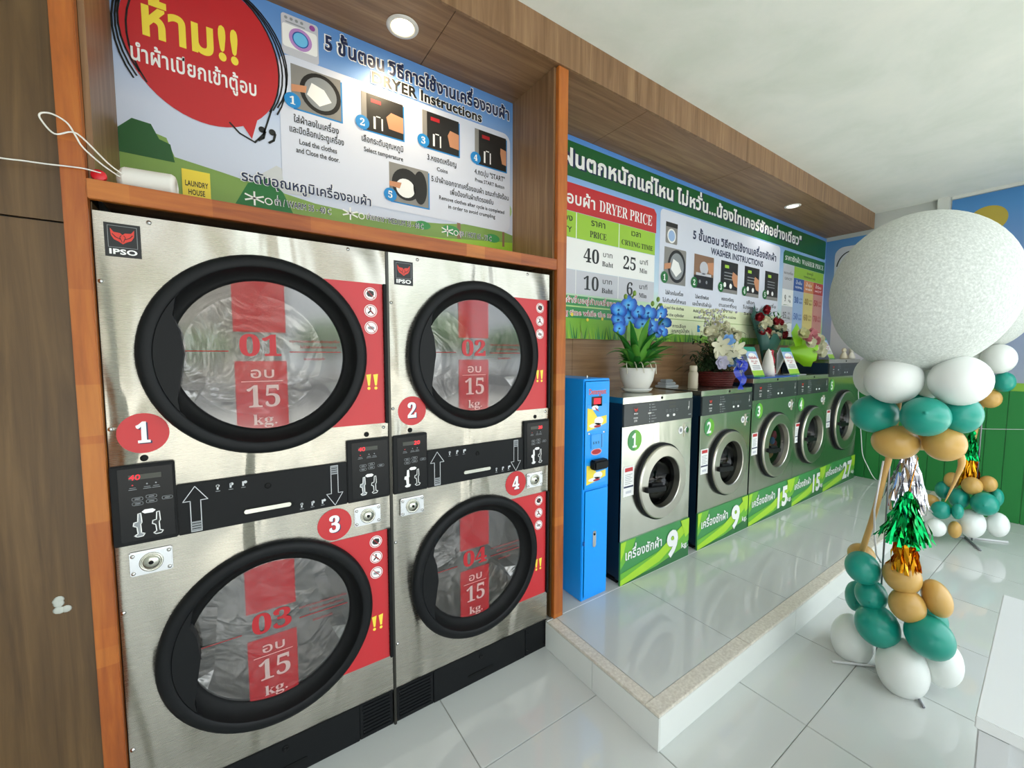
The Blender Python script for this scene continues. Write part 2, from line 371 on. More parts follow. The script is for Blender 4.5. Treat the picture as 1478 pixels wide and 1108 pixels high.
# backing for the signs and the brown panels behind the machines
MB().box((-.3, YB1+.012, 1.93), (1.66, YB1+.05, ZC), WALLW).build('alcove_backing', wb)
for a, b in ((1.705, 2.165), (2.168, 3.4), (3.403, 4.6), (4.603, 5.8), (5.803, 6.188)):
    MB().box((a, YB2, ZP), (b, YB2+.015, 1.66), WOODX).build('wall_panel', wb)
MB().box((1.705, YB2, 1.66), (6.188, YB2+.04, ZC), WALLW).build('sign_backing', wb)
# brown cladding to the left of the machines
wc = MB().box((XL, .012, -.1), (-.05, .85, ZC), BLKM).build('wall_left_front', kind='structure')
for a, b, c, d in ((XL, -.0505, 0, 1.879), (XL, -.0505, 1.884, ZC)):
    MB().box((a, 0, c), (b, .012, d), WOODD).build('wall_panel', wc)
# soffit and fascia
sf = MB().box((XL, -.012, ZS+.012), (6.15, YB2+.01, ZC), BLKM).build('trim_1', kind='structure')
for a, b in ((XL, .02), (.023, 1.098), (1.101, 2.3), (2.303, 3.5), (3.503, 4.7), (4.703, 6.15)):
    MB().box((a, -.019, ZS), (b, YB2, ZS+.012), WOODX).build('soffit_panel', sf)
for a, b in ((XL, -.2), (-.198, 1.0), (1.002, 2.2), (2.202, 3.4), (3.402, 4.6), (4.602, 6.154)):
    MB().box((a, -.031, ZS-.001), (b, -.0195, ZC), WOODZ).build('fascia_board', sf)
# right wall: green boards, lime band, printed sky panel
g = thing('wall_right_cladding', None, None, (XR, 0, 0), kind='structure')
_b = MB().bbox((-.016, 0, 0), (0, .1235, 1.212), SHIP, .004).build('wainscot_board', g); y = YB2-.125; first = True
while y > YF:
    o = _b if first else dup(_b); o.location = (0, y, 0); first = False; y -= .125
MB().box((-.012, YF+.02, 1.212), (0, YB2-.002, 1.285), mat('lime_band', '7fae3a', .45)).build('lime_band', g)
MURAL = mat('printed_sky_panel', '6f93c4', .45); _v = coords(MURAL); _sx = nd(MURAL, 'ShaderNodeSeparateXYZ'); lk(MURAL, _v, _sx.inputs[0])
_mr = nd(MURAL, 'ShaderNodeMapRange'); _mr.inputs[1].default_value = 1.3; _mr.inputs[2].default_value = 3.08; lk(MURAL, _sx.outputs[2], _mr.inputs[0])
lk(MURAL, ramp(MURAL, _mr.outputs[0], [(0, '9aa3b4'), (.3, '8f9dbd'), (.65, '6f8fc0'), (.9, '4a86c0'), (1, '3a79b4')]), base(MURAL))
MB().box((-.008, YF+.02, 1.285), (-.001, -.61, 3.045), MURAL).build('printed_sky_panel', g)
MB().box((-.008, -.5, 1.285), (-.001, YB2-.001, 2.87), MURAL).build('printed_sky_panel', g)
MB().box((-.05, -.60, 1.285), (-.001, -.515, ZC), WALLW).build('pilaster', g)
MB().box((-.02, YF+.02, 3.05), (-.001, -.61, ZC), WALLW).build('cornice', g)
ms = Sheet(g, (-.0085, 0, 0), (0, -1, 0), (0, 0, 1), (-1, 0, 0))
ms.circle(.85, 2.80, .125, mat('printed_sun', 'b39f3c', .45), 1).done('printed_sun')
ms.poly(rrect(-.32, 1.42, .45, 2.78, .09), LGRY, 1).done('printed_cloud_panel')
ms.line([(-.17+.13*math.cos(a/10), 2.52+.2*math.sin(a/10)) for a in range(10, 30)], .012, BLACKP, 2); ms.line([(-.27, 2.56), (-.2, 2.58)], .01, BLACKP, 2); ms.line([(-.26, 2.5), (-.2, 2.5)], .01, BLACKP, 2)
ms.line([(.06+.13*math.cos(a/10), 1.60+.16*math.sin(a/10)) for a in range(0, 34)], .014, BLACKP, 2); ms.circle(.06, 1.60, .1, mat('beige_print', 'b9aa93', .45), 1.5)
ms.line([(-.13, 1.79), (-.09, 1.80)], .01, BLACKP, 2); ms.line([(-.13, 1.77), (-.08, 1.77)], .01, BLACKP, 2)
ms.line([(.2+.09*math.cos(a/10), 1.55+.12*math.sin(a/10)) for a in range(5, 40)], .012, BLACKP, 2)
ms.done('printed_line_drawing')
ms.text('ซัก', 1.06, 1.3, 1.93, .16, mat('pale_green_print', '8fb39a', .45), 2, .0); ms.done('printed_lettering')
ls = Sheet(g, (-.0125, 0, 0), (0, -1, 0), (0, 0, 1), (-1, 0, 0))
for yy in (.98, 1.5, 2.0, .4):
    for a in range(3): c_, s_ = .028*math.cos(a*PI/3), .028*math.sin(a*PI/3); ls.line([(yy-c_, 1.25-s_), (yy+c_, 1.25+s_)], .008, CREAM, 1)
ls.done('printed_flower_marks')

# outside, seen only in reflections
gd = mat('pavement', 'c6c4bd', .8); MB().box((-14, -30, -.16), (18, YF-.1, -.05), gd).build('pavement', kind='structure')
bw = mat('darkened_render_wall', '7d786e', .8); lf = mat('foliage_green', '3f6b2a', .7); rd = mat('asphalt', '57585a', .8)
MB().box((-14, -22, -.05), (18, -10, -.045), rd).build('road', kind='structure')
b = thing('house', None, None, (1, -27, -.05), kind='structure')  # unseen house added opposite, tall and dark to block low sky in reflections
MB().box((-12, -1, 0), (2, 1, 7.5), bw).build('wall', b); MB().box((-12.4, -1.4, 7.5), (2.4, 1.4, 7.9), mat('red_brown_roof', '7a3f30', .8)).build('roof', b)
for i in range(4): MB().box((-10.5+3.2*i, 1, 1.2), (-9.2+3.2*i, 1.03, 2.8), BLK2).build('window', b)
for i, (x, s) in enumerate(((5.5, 2.9), (11.5, 3.3), (17.3, 2.8), (-1.5, 2.0), (-9, 2.6))):
    t = thing('roadside_tree', ['green tree right of the house across the road', 'tallest green tree across the road', 'green tree at the far right across the road', 'small green tree in front of the house across the road', 'green tree at the far left across the road'][i], 'tree', (x, -23.2, -.05), 'trees across the road')
    MB().lathe([(.22, 0), (.16, 2), (.1, s)], mat('bark', '5a4a38', .9), n=10).build('trunk', t)
    c = MB()
    for k in range(9): c.ell((random.uniform(-1, 1)*s*.4, random.uniform(-1, 1)*s*.3, s*.9+random.uniform(-.3, .5)*s*.4), s*random.uniform(.28, .42), lf, 10, 7)
    c.build('crown', t)

# ------------------------------------------------------------------ wooden frame round the dryers
wfm = thing('dryer_surround', 'orange varnished wooden frame around the two dryer stacks', 'frame')
MB().bbox((-.0495, -.02, 0), (-.002, .012, ZS-.001), ORZ, .002).build('post', wfm)
MB().bbox((1.643, -.022, ZP+.001), (1.7045, .002, ZS-.001), ORZ, .002).build('post', wfm)
MB().bbox((-.0015, -.021, 1.951), (1.6425, .0, 2.003), ORX, .002).build('beam', wfm)
MB().box((.001, .0005, 1.985), (1.642, YB1+.011, 2.002), WOODX).build('shelf_board', wfm)
MB().box((1.65, .0025, ZP+.001), (1.7035, YB2-.001, ZS-.001), WOODZ).build('side_panel', wfm)
MB().box((1.632, .0025, 2.004), (1.6495, YB1+.011, ZS-.001), WOODZ).build('side_panel', wfm)
MB().box((1.636, .0025, ZP+.001), (1.6495, YB2, 1.95), WOODD).build('side_panel', wfm)
MB().box((-.0015, .0125, 2.004), (.012, YB1+.011, ZS-.001), WOODZ).build('side_panel', wfm)
MB().box((-.0015, .0125, 0), (.0008, YB1+.011, 1.95), WOODD).build('side_panel', wfm)

# ------------------------------------------------------------------ recessed downlights
def downlight(loc, lamp, lab):
    t = thing('downlight', lab, 'light', loc, 'recessed downlights in the brown soffit')
    MB().lathe([(.047, .012), (.047, -.004), (.05, -.0065), (.064, -.005), (.066, -.001)], mat('light_trim', 'd8d6d0', .4), n=36).build('rim', t)
    MB().lathe([(0, -.0035), (.0465, -.0035)], lamp, n=32).build('diffuser', t)
downlight((.95, .178, ZS-.0005), LAMP, 'lit warm round downlight above the dryer instruction sign')
downlight((4.643, .167, ZS-.0005), LAMP2, 'dim oval-looking downlight above the washer price sign')
for x, e, c in ((.95, 9, (1, .80, .52)), (4.643, 5, (1, .92, .8))):
    l = bpy.data.lights.new('downlight_lamp', 'SPOT'); l.energy = e*.9; l.color = c; l.spot_size = 2.3; l.spot_blend = .7; l.shadow_soft_size = .03
    o = bpy.data.objects.new('downlight_lamp', l); COL.objects.link(o); o.location = (x, .175, ZS-.03); o.rotation_euler = (.22, 0, 0)

# ------------------------------------------------------------------ dryers
def ptile(name, parent, x0, z0, x1, z1, y0, y1, m, c=.002, **kw):
    return MB().bbox((x0, y0, z0), (x1, y1, z1), m, c).build(name, parent, **kw)
def plate(b, loops, y0, y1, m):                       # extruded plate with holes: loops in (x, z), front at y0
    vs, fs = fill(loops); b.add([(x, y0, z) for x, z in vs], fs, m); b.add([(x, y1, z) for x, z in vs], [f[::-1] for f in fs], m)
    for L in loops:
        n = len(L); b.add([(x, y0, z) for x, z in L]+[(x, y1, z) for x, z in L], [(i, (i+1) % n, n+(i+1) % n, n+i) for i in range(n)], m)
FOXE = [(-.5, .62), (-.36, .30), (-.1, .26), (0, .1), (.1, .26), (.36, .30), (.5, .62), (.48, 0), (.36, -.35), (.16, -.52), (0, -.72), (-.16, -.52), (-.36, -.35), (-.48, 0)]
def emblem(parent, x, z, w, h, y=-.001, name='maker_badge', word='IPSO'):
    s = Sheet(parent, (0, y, 0))
    s.rect(x-w/2, z-h/2, x+w/2, z+h/2, BLACKP, 1); s.line(rect(x-w*.4, z-h*.22, x+w*.4, z+h*.42), w*.015, GREYP, 2, True)
    k = w*.66; s.poly([[(x+a*k, z+h*.13+b*k*.62) for a, b in FOXE]], mat_fox, 2)
    for q in (-1, 1):
        s.line([(x+q*k*.42, z+h*.12+k*.10), (x+q*k*.30, z+h*.12-k*.06), (x+q*k*.10, z+h*.12-k*.16)], w*.025, BLACKP, 3)
        s.line([(x+q*k*.05, z+h*.12+k*.05), (x+q*k*.12, z+h*.12-k*.06), (x+q*k*.03, z+h*.12-k*.32)], w*.02, BLACKP, 3)
    s.text(word, x-w*.4, x+w*.4, z-h*.42, h*.15, WHITE, 2, .035)
    return s.done(name)
mat_fox = mat('fox_red_print', 'd43a2c', .4)
def numsticker(parent, x, z, r, s, m, edge=None, y=-.001, name='number_sticker'):
    q = Sheet(parent, (0, y, 0)); q.circle(x, z, r, m, 1, 40)
    o = q.done(name)
    q = Sheet(o, (0, y, 0)); w = r*(.68 if s != '1' else .6)
    q.text(serif(s), x-w/2+r*.06, x+w/2+r*.06, z-r*.50, r*.98, NAVYP, 2, .022); q.text(serif(s), x-w/2, x+w/2, z-r*.45, r*.98, WHITE, 3, .022)
    q.done('numeral'); return o
def icon_no(q, x, z, r, kind, m=WHITE):
    q.circle(x, z, r, m, 2, 24); q.ring(x, z, r*.9, r*.1, REDD, 3, 24)
    if kind == 0: q.poly([[(x+a*r, z+b*r) for a, b in ((-.5, .3), (-.1, .55), (.5, .4), (.55, -.1), (.2, -.5), (-.35, -.4), (-.6, -.05))]], PHD, 3)
    elif kind == 1: q.poly([[(x+a*r, z+b*r) for a, b in ((-.15, .55), (.1, .5), (.05, .1), (.5, -.45), (.25, -.5), (0, -.15), (-.4, -.5), (-.5, -.35), (-.1, .1))]], PHD, 3)
    else: q.poly([circ(x, z-r*.05, r*.52, 14, r*.26)], GREYP, 3)
    q.line([(x-r*.55, z+r*.6), (x+r*.55, z-r*.6)], r*.1, REDD, 4)
def coin_lock(parent, x, z, w=.098, h=.072):
    o = ptile('coin_box_lock', parent, x-w/2, z-h/2, x+w/2, z+h/2, -.009, 0, CHROME, .003)
    b = MB(); b.lathe([(.028, -.009), (.028, -.012), (.0235, -.0125), (.023, -.010), (.02, -.010), (.0195, -.016), (.0, -.016)], STEELW, (x, 0, z), 'y', 28); b.build('lock_barrel', o)
    b = MB(); b.lathe([(.006, -.0165), (.005, -.0175), (0, -.0175)], BLKM, (x, 0, z), 'y', 12); b.build('keyhole', o)
    s0 = None
    for a, c in ((-1, -1), (1, -1), (-1, 1), (1, 1)):
        if s0 is None: s0 = MB().lathe([(.0055, 0), (.0048, -.003), (0, -.004)], CHROME, (0, 0, 0), 'y', 10).build('screw', o); s0.location = (x+a*w*.42, -.009, z+c*h*.36)
        else: dup(s0, o, (x+a*w*.42, -.009, z+c*h*.36))
def coin_slot_print(s, x, z, k, col, fillm):          # outlined hook-shaped coin chute
    L = [(0, 0), (.5, .3), (.4, 1.6), (-.1, 1.9), (0, 2.5), (.55, 2.6), (.65, 4.1), (1.05, 4.2), (1.15, 2.4), (.95, 2.1), (1.0, .4), (1.5, .2), (1.2, -.25), (.4, -.3)]
    P = [(x+a*k, z+b*k) for a, b in L]; s.poly([P], fillm, 2); s.line(P, k*.16, col, 3, True)
def ctl_panel(parent, x0, x1, z0, z1, flip, num='40'):
    o = ptile('control_panel', parent, x0, z0, x1, z1, -.012, 0, BLK, .003)
    ptile('display_plate', o, x0+.017, z0+.012, x1-.006, z1-.010, -.0135, -.012, BLK2, .0006)
    s = Sheet(o, (x0, -.0137, z0)); w = x1-x0
    s.rect(.04, .193, .113, .208, LEDOFF, 1); s.done('readout_window')
    if num == '40': s.text('40', .040, .066, .193, .0155, LED, 2, 0, shear=.1)
    else: s.text('20', .085, .111, .193, .0155, LED, 2, .01, shear=.1)
    s.done('led_digits')
    for i, xx in enumerate((.048, .080, .100)):
        s.circle(xx, .178, .0022, RED if i == 0 else GREYP, 1, 8); s.rect(xx-.007, .169, xx+.007, .1705, GREYP, 1); s.rect(xx-.009, .164, xx+.009, .1655, GREYP, 1)
    for xx, zz in ((.045, .136), (.076, .139), (.045, .122), (.076, .125), (.112, .129)):
        s.line(rrect(xx, zz-.0045, xx+.024, zz+.0045, .003, 2), .0012, GREYP, 1, True); s.rect(xx+.006, zz-.0012, xx+.018, zz+.0012, GREYP, 1)
    s.done('button_marks')
    s.poly([[(.064, .096), (.071, .102), (.089, .102), (.096, .096), (.089, .090), (.071, .090)]], WHITE, 1)
    coin_slot_print(s, .046, .028, .0155, WHITE, GREYP if num == '40' else WHITE); coin_slot_print(s, .088, .028, .0150, WHITE, BLACKP)
    s.done('coin_chute_print'); return o
def arrow(s, x, z0, z1, w, m):
    d = 1 if z1 > z0 else -1; hw = w/2; hz = z1-d*.045; L = [(x-hw*.42, z0), (x-hw*.42, hz), (x-hw, hz), (x, z1), (x+hw, hz), (x+hw*.42, hz), (x+hw*.42, z0)]
    s.line(L, .0022, m, 1, True)
    for i in range(4): s.rect(x-hw*.42, z0+d*(.002+i*.008) if d > 0 else z0-.0075-i*.008, x+hw*.42, z0+d*(.002+i*.008)+.0055 if d > 0 else z0-.002-i*.008, GREYP, 2)
def dryer_door(parent, cx, cz, num, kind):
    t = MB().lathe([(.3245, .0), (.3245, -.016), (.318, -.027), (.306, -.031), (.289, -.031), (.285, -.027)], BLK, (cx, 0, cz), 'y', 72).lathe([(.285, -.027), (.280, -.012), (.270, .004), (.256, .014), (.2465, .018), (.2465, .03)], BLKM, (cx, 0, cz), 'y', 72).build('door', parent)
    MB().lathe([(0, .0165), (.2475, .0195)], GLASS, (cx, 0, cz), 'y', 64).build('window_glass', t)
    R = [(-.222, .19), (-.234, .12), (-.219, .073), (-.212, .004), (-.222, -.06), (-.233, -.133), (-.225, -.192)]
    a0 = math.atan2(.19, -.222); a1 = math.atan2(-.192, -.225)+2*PI
    arc = [(cx+.2835*math.cos(a0+(a1-a0)*i/14), cz+.2835*math.sin(a0+(a1-a0)*i/14)) for i in range(15)]
    b = MB(); plate(b, [arc+[(cx+x, cz+z) for x, z in R[::-1]]], -.026, .012, BLK); b.build('handle', t)
    s = Sheet(t, (cx, .0155, cz), step=.0004)
    xa, xb = -.088, .062
    def top(x): return math.sqrt(.2455**2-x*x)
    N = 8; up = [(xa+(xb-xa)*i/N, top(xa+(xb-xa)*i/N)) for i in range(N+1)]
    s.poly([[(xa, .078), (xb, .078)]+up[::-1]], FILM, 1); s.done('window_film')
    dn = [(xa+(xb-xa)*i/N, -top(xa+(xb-xa)*i/N)) for i in range(N+1)]
    s.poly([[(xb, -.018), (xa, -.018)]+dn], FILM, 1); s.done('window_film')
    s.text(serif(num), -.075, .052, .0, .068, REDD, 2, .012); s.done('door_numeral')
    s.text('อบ', -.048, .028, -.074, .034, FILMW, 3, .01); s.rect(-.072, -.087, .048, -.0845, FILMW, 3)
    s.text(serif('15'), -.062, .043, -.172, .072, FILMW, 3, .0); s.text(serif('kg.'), -.045, .030, -.232, .036, FILMW, 3, .0); s.done('door_lettering')
    s.rect(-.212, .013, -.102, .016, FILMD, 2); s.rect(.072, .011, .238, .014, FILMD, 2)
    s.text('กรุณาตรวจสอบผ้าก่อนปิดประตูเครื่อง', .072, .236, .046, .008, FILMD, 2); s.text('ไม่ใส่ผ้าเปียกเกินกำหนด', .105, .225, .026, .008, FILMD, 2); s.text('ขอบคุณค่ะ', .115, .185, -.016, .009, FILMD, 2)
    s.done('door_fine_print')
    return t
def drum(parent, cx, cz, r=.262, y0=.031, d=.5, m=DARKST):
    b = MB(); b.lathe([(r, y0), (r, y0+d)], m, (cx, 0, cz), 'y', 56); b.lathe([(r, y0+d), (r*.93, y0+d+.004), (r*.3, y0+d-.02), (.0, y0+d-.028)], m, (cx, 0, cz), 'y', 56)
    o = b.build('drum', parent)
    for k in range(3):
        a = k*2*PI/3+.5; M = Matrix.Translation((cx, 0, cz)) @ Matrix.Rotation(a, 4, 'Y')
        b = MB(); b.add([M @ Vector(p) for p in ((r-.002, y0+.02, -.03), (r-.045, y0+.05, 0), (r-.002, y0+.02, .03), (r-.002, y0+d, -.03), (r-.045, y0+d-.03, 0), (r-.002, y0+d, .03))], [(0, 1, 2), (3, 5, 4), (0, 3, 4, 1), (1, 4, 5, 2)], m); b.build('lifter', o)
    return o
_dk = noise(DARKST, coords(DARKST, (1, 1, 1)), 5, 2, .5, 2.2); bump(DARKST, _dk, .45, .05)
def make_dryer(x0, W, nu, nl, lab, leds, ribR):
    t = thing('stacked_dryer', lab, 'dryer', (x0, 0, 0), 'stacked tumble dryers in the wooden frame')
    b = MB(); H = 1.927
    for a, c in (((0.003, .013, .15), (.012, .84, H)), ((W-.012, .013, .15), (W-.003, .84, H)), ((.003, .013, H-.008), (W-.003, .84, H)), ((.003, .013, .0), (W-.003, .84, .15)), ((.003, .83, .15), (W-.003, .84, H)), ((.003, .04, 1.03), (W-.003, .84, 1.06))): b.box(a, c, SIDE)
    b.build('cabinet', t)
    cx, cu, cl = .395, 1.529, .568
    for z0, z1, cz in ((1.05, H-.001, cu), (.156, 1.049, cl)):
        b = MB(); plate(b, [rect(.001, z0, W-.001, z1), circ(cx, cz, .295, 56, cw=True)], -.0, .012, STEEL); fp = b.build('front_panel', t)
        sg = Sheet(fp, (0, -.0008, 0))
        arc = [(cx+.3235*math.cos(a), cz+.3235*math.sin(a)) for a in [math.radians(57-114*i/20) for i in range(21)]]
        zt, zb = cz+.272, cz-.262
        arc = [p for p in arc if zb+.003 < p[1] < zt-.003]
        xt = cx+math.sqrt(max(.3235**2-.272**2, 0)); xb_ = cx+math.sqrt(.3235**2-.262**2)
        sg.poly([[(xb_, zb)]+arc[::-1]+[(xt, zt), (.786, zt), (.786, zb)]], RED, 1); st = sg.done('warning_sticker')
        si = Sheet(st, (0, -.0008, 0))
        for k in range(3): icon_no(si, .741, cz+.232-k*.063, .024, k)
        si.done('ban_symbols')
        for q in (0, 1):
            xx = .728+q*.026; zz = cz-.13
            si.poly([[(xx-.009, zz+.058), (xx+.009, zz+.060), (xx+.004, zz+.016), (xx-.003, zz+.016)]], YEL, 2); si.circle(xx, zz+.006, .006, YEL, 2, 12)
        si.done('exclamation_marks')
        ptile('door_hinge_cover', t, .787, cz-.262, W-.0005, cz+.272, -.014, -.0, BLKM, .001)
        drum(t, cx, cz); dryer_door(t, cx, cz, nu if cz > 1 else nl, 0)
    emblem(t, .060, 1.852, .076, .092)
    numsticker(t, .078 if x0 < .5 else .086, 1.302 if x0 < .5 else 1.306, .059, str(int(nu)), RED); numsticker(t, .593 if x0 < .5 else .600, .904 if x0 < .5 else .914, .0595, str(int(nl)), RED)
    ptile('control_strip', t, .1455, .976, .6385, 1.135, -.008, 0, BLK, .002)
    ctl_panel(t, .0005, .1450, .976, 1.213, 0, leds[0]); ctl_panel(t, .6390, W-.003, .976, 1.213, 1, leds[1])
    s = Sheet(t, (0, -.0082, 0)); arrow(s, .190, .982, 1.124, .062, WH2); s.done('up_arrow_print'); arrow(s, .595, 1.127, .980, .056, WH2); s.done('down_arrow_print')
    for xs, zs in ((.247, 1.107), (.484, .998)):
        for k in range(3):
            xx = xs+k*.034; s.rect(xx-.002, zs-.004, xx+.003, zs+.011, WH2, 1); s.rect(xx-.005, zs-.010, xx+.007, zs-.008, GREYP, 1); s.circle(xx+.001+k*.003, zs+.008, .005, WH2, 1, 8)
    s.done('step_symbols')
    b = MB(); L = rrect(.313, 1.004, .463, 1.024, .0099, 6); plate(b, [L], -.0095, -.007, BLKM); b.build('lint_drawer_slot', t)
    b = MB(); plate(b, [rrect(.315, 1.0075, .452, 1.022, .007, 6)], -.012, -.0085, STEELW); b.build('lint_drawer_grip', t)
    for xx, zz, y in ((.385, 1.091, -.008), (.076, 1.228, 0), (.715, 1.229, 0)):
        MB().lathe([(.0095, y), (.0095, y-.002), (.006, y-.003), (0, y-.003)], BLKM, (xx, 0, zz), 'y', 18).build('key_cap', t)
    coin_lock(t, .079, .915); coin_lock(t, .711, .914)
    sc = None
    for xx, zz in ((.118, 1.912), (.665, 1.915), (.009, 1.735), (.008, 1.32), (.009, .775), (.009, .345), (W-.02, 1.25)):
        if sc is None: sc = MB().lathe([(.0065, 0), (.0055, -.003), (0, -.0045)], CHROME, (0, 0, 0), 'y', 12).build('screw', t); sc.location = (xx, 0, zz)
        else: dup(sc, t, (xx, 0, zz))
    kp = ptile('kick_plate', t, .168, 0, .664, .151, .004, .02, BLK, .002); ptile('kick_plate_edge', kp, .002, .151, W-.002, .1555, -.004, .02, BLK, .001)
    b = MB(); plate(b, [rrect(.337, .036, .476, .049, .006, 5)], .002, .0045, BLKM); b.build('pull_slot', kp)
    MB().lathe([(.011, .004), (.011, .0015), (.006, .001), (.006, .003), (0, .003)], BLKM, (.407, 0, .117), 'y', 18).build('key_cap', kp)
    for side, a, c in ((0, .002, .166), (1, .666, W-.002)):
        v = ptile('kick_vent' if (side == 0 or ribR) else 'kick_end_plate', t, a, 0, c, .151, .006 if side == 0 or ribR else .005, .02, BLK, .002)
        if side == 0 or ribR:
            for k in range(9): ptile('rib', v, a+.012, .014+k*.0145, c-.012, .022+k*.0145, .002, .0065, BLK, .0012)
        for xx in (a+.014, c-.014):
            for zz in (.03, .12): MB().lathe([(.004, .006), (.003, .0015), (0, .001)], BLK2, (xx, 0, zz), 'y', 8).build('screw', v)
    return t
make_dryer(.0012, .800, '01', '03', 'left stainless stacked dryer, doors 01 over 03 on round red stickers 1 and 3', ('40', '40'), True)
make_dryer(.8125, .800, '02', '04', 'right stainless stacked dryer, doors 02 over 04 beside the orange post', ('20', '20'), False)
sp = MB().bbox((.8018, -.004, .0), (.812, .5, 1.925), mat('dark_divider', '43423d', .3, .8), .001).build('divider_strip'); tag(sp, 'narrow dark metal strip standing between the two dryer stacks', 'divider')

# ------------------------------------------------------------------ washers
SWG = [mat('sign_green', '3f8f4e', .35), mat('sign_lime', 'a9d832', .35), mat('sign_mid_green', '6cb53a', .35), mat('sign_dark_green', '2b6d3a', .35)]
DRUMW = mat('dark_drum_steel', '4a4a4a', .35, 1)
def make_washer(x0, W, top, cxr, cz, R, num, kg, lab, bowl=True):
    t = thing('washer', lab, 'washing machine', (x0, 0, ZP), 'stainless washing machines on the platform'); H = top-ZP; cz -= ZP
    b = MB()
    for a, c in (((0, .002, .03), (.01, .425, H-.004)), ((W-.01, .002, .03), (W, .425, H-.004)), ((.0, .02, H-.014), (W, .425, H-.002)), ((0, .415, .03), (W, .425, H-.002)), ((.0, .03, .03), (W, .425, .04))): b.box(a, c, SIDE)
    b.build('cabinet', t); MB().box((.012, .03, 0), (W-.012, .41, .03), BLKM).build('plinth', t)
    b = MB(); plate(b, [rect(.0, .265, W, H-.174), circ(cxr, cz, R*.72, 44, cw=True)], -.002, .012, STEELW); b.build('front_panel', t)
    MB().bbox((-.001, -.006, H-.038), (W+.001, .425, H), STEELW, .003).build('top_cover', t)
    MB().lathe([(.0085, -.006), (.0085, -.008), (0, -.0085)], BLKM, (W*.52, 0, H-.018), 'y', 16).build('key_cap', t)
    cp = MB().bbox((.001, -.010, H-.174), (W-.001, .012, H-.039), CHAR, .003).build('control_panel', t)
    emblem(cp, .108, H-.083, .048, .05, -.0102, word='IPSO')
    s = Sheet(cp, (0, -.0102, 0)); s.rect(.088, H-.130, .125, H-.122, WHITE, 2); s.text('IPSO', .09, .124, H-.13, .007, CHAR, 3, .03)
    s.text('i1W', .092, .121, H-.15, .014, WHITE, 2, .01); s.done('model_lettering')
    for k in range(7):
        z = H-.054-k*.0175; m = WHITE if k == 3 else GREYP
        s.circle(.237, z, .005 if k != 3 else .0065, m, 1, 10); s.rect(.255, z-.002, .255+.025+(k % 3)*.012, z+.002, GREYP, 1)
        if k == 3: s.rect(.222, z-.004, .252, z+.004, WHITE, 1)
    s.done('programme_marks')
    s.rect(.43, H-.062, .50, H-.05, LEDOFF, 1); s.rect(.43, H-.088, .50, H-.074, LEDOFF, 1); s.done('readout_window')
    for xx in (.41, .445, .48, .515): s.line(rrect(xx-.008, H-.112, xx+.008, H-.098, .003, 2), .0015, GREYP, 1, True)
    for xx in (.42, .485): s.poly([circ(xx, H-.136, .013, 14, .0085)], WHITE, 1)
    s.done('buttons'); k = W/.70
    s.line([(W-.045, H-.058), (W-.045, H-.1), (W-.052, H-.112)], .004, WHITE, 1); s.circle(W-.048, H-.098, .007, WHITE, 1, 10); s.rect(W-.05, H-.15, W-.02, H-.143, GREYP, 1); s.done('coin_mark')
    # number, warning label, coin lock
    q = Sheet(t, (0, -.0026, 0)); q.circle(.113, H-.262, .0635, SWG[2], 1, 36); q.poly([[p for p in circ(.113, H-.262, .0635, 36) if p[0] <= .118]], SWG[0], 2); ns = q.done('number_sticker')
    q = Sheet(ns, (0, -.0026, 0)); w = .058 if num != '1' else .046
    q.text(num if num not in '1' else serif(num), .110-w/2, .110+w/2, H-.302, .078, WHITE, 3, .03); q.done('numeral')
    q.rect(.018, cz-.045, .112, cz+.135, WHITE, 1); wl = q.done('warning_label'); q = Sheet(wl, (0, -.0026, 0))
    q.rect(.03, cz+.105, .1, cz+.128, RED, 2)
    for i in range(6): q.rect(.032, cz+.085-i*.011, .096-(i % 2)*.014, cz+.088-i*.011, GREYP, 2)
    q.rect(.022, cz+.008, .108, cz+.018, NAVYP, 2); q.rect(.04, cz-.028, .09, cz-.012, LGRY, 2); q.done('label_print')
    coin = ptile('coin_box_lock', t, W-.085, H-.30, W-.018, H-.205, -.010, -.002, STEELW, .003)
    MB().lathe([(.024, -.010), (.024, -.014), (.018, -.0145), (.0, -.0145)], CHROME, (W-.066, 0, H-.25), 'y', 22).build('lock_barrel', coin)
    q = Sheet(t, (0, -.0028, 0)); q.circle(W-.118, H-.248, .026, WHITE, 1, 20); q.poly([circ(W-.118, H-.248, .014, 12)], GREYP, 2); q.done('coin_sticker')
    # door
    d = MB().lathe([(R*1.03, -.002), (R*1.03, -.022), (R*1.0, -.026), (R*.985, -.026)], BLK, (cxr, 0, cz), 'y', 56).build('door', t)
    b = MB()
    for pr in ([(R*.985, -.026), (R*.985, -.036)], [(R*.985, -.036), (R*.96, -.043)], [(R*.96, -.043), (R*.70, -.044)], [(R*.70, -.044), (R*.68, -.040)], [(R*.68, -.040), (R*.655, .0), (R*.64, .02)]): b.lathe(pr, RINGST, (cxr, 0, cz), 'y', 64)
    b.build('door_ring', d)
    MB().lathe([(R*.655, -.004), (R*.62, .03), (R*.50, .07), (R*.25, .095), (0, .10)] if bowl else [(R*.655, -.010), (R*.4, -.002), (0, .002)], GLASSD, (cxr, 0, cz), 'y', 48).build('door_glass', d)
    M = Matrix.Translation((cxr-R*.42, -.055, cz-.025)) @ Matrix.Rotation(.10, 4, 'Y')
    MB().box((-R*.42, -.012, -.016), (R*.36, .014, .016), BLK, M).box((-R*.1, .014, -.03), (R*.36, .05, .03), BLK, M).build('door_handle', d, bev=.006)
    drum(t, cxr, cz, R*.72, .03, .34, DRUMW)
    # green capacity sign
    b = MB(); b.box((0, -.008, .0), (W, .002, .268), SWG[0]); sg = b.build('capacity_sign', t)
    q = Sheet(sg, (0, -.0082, 0))
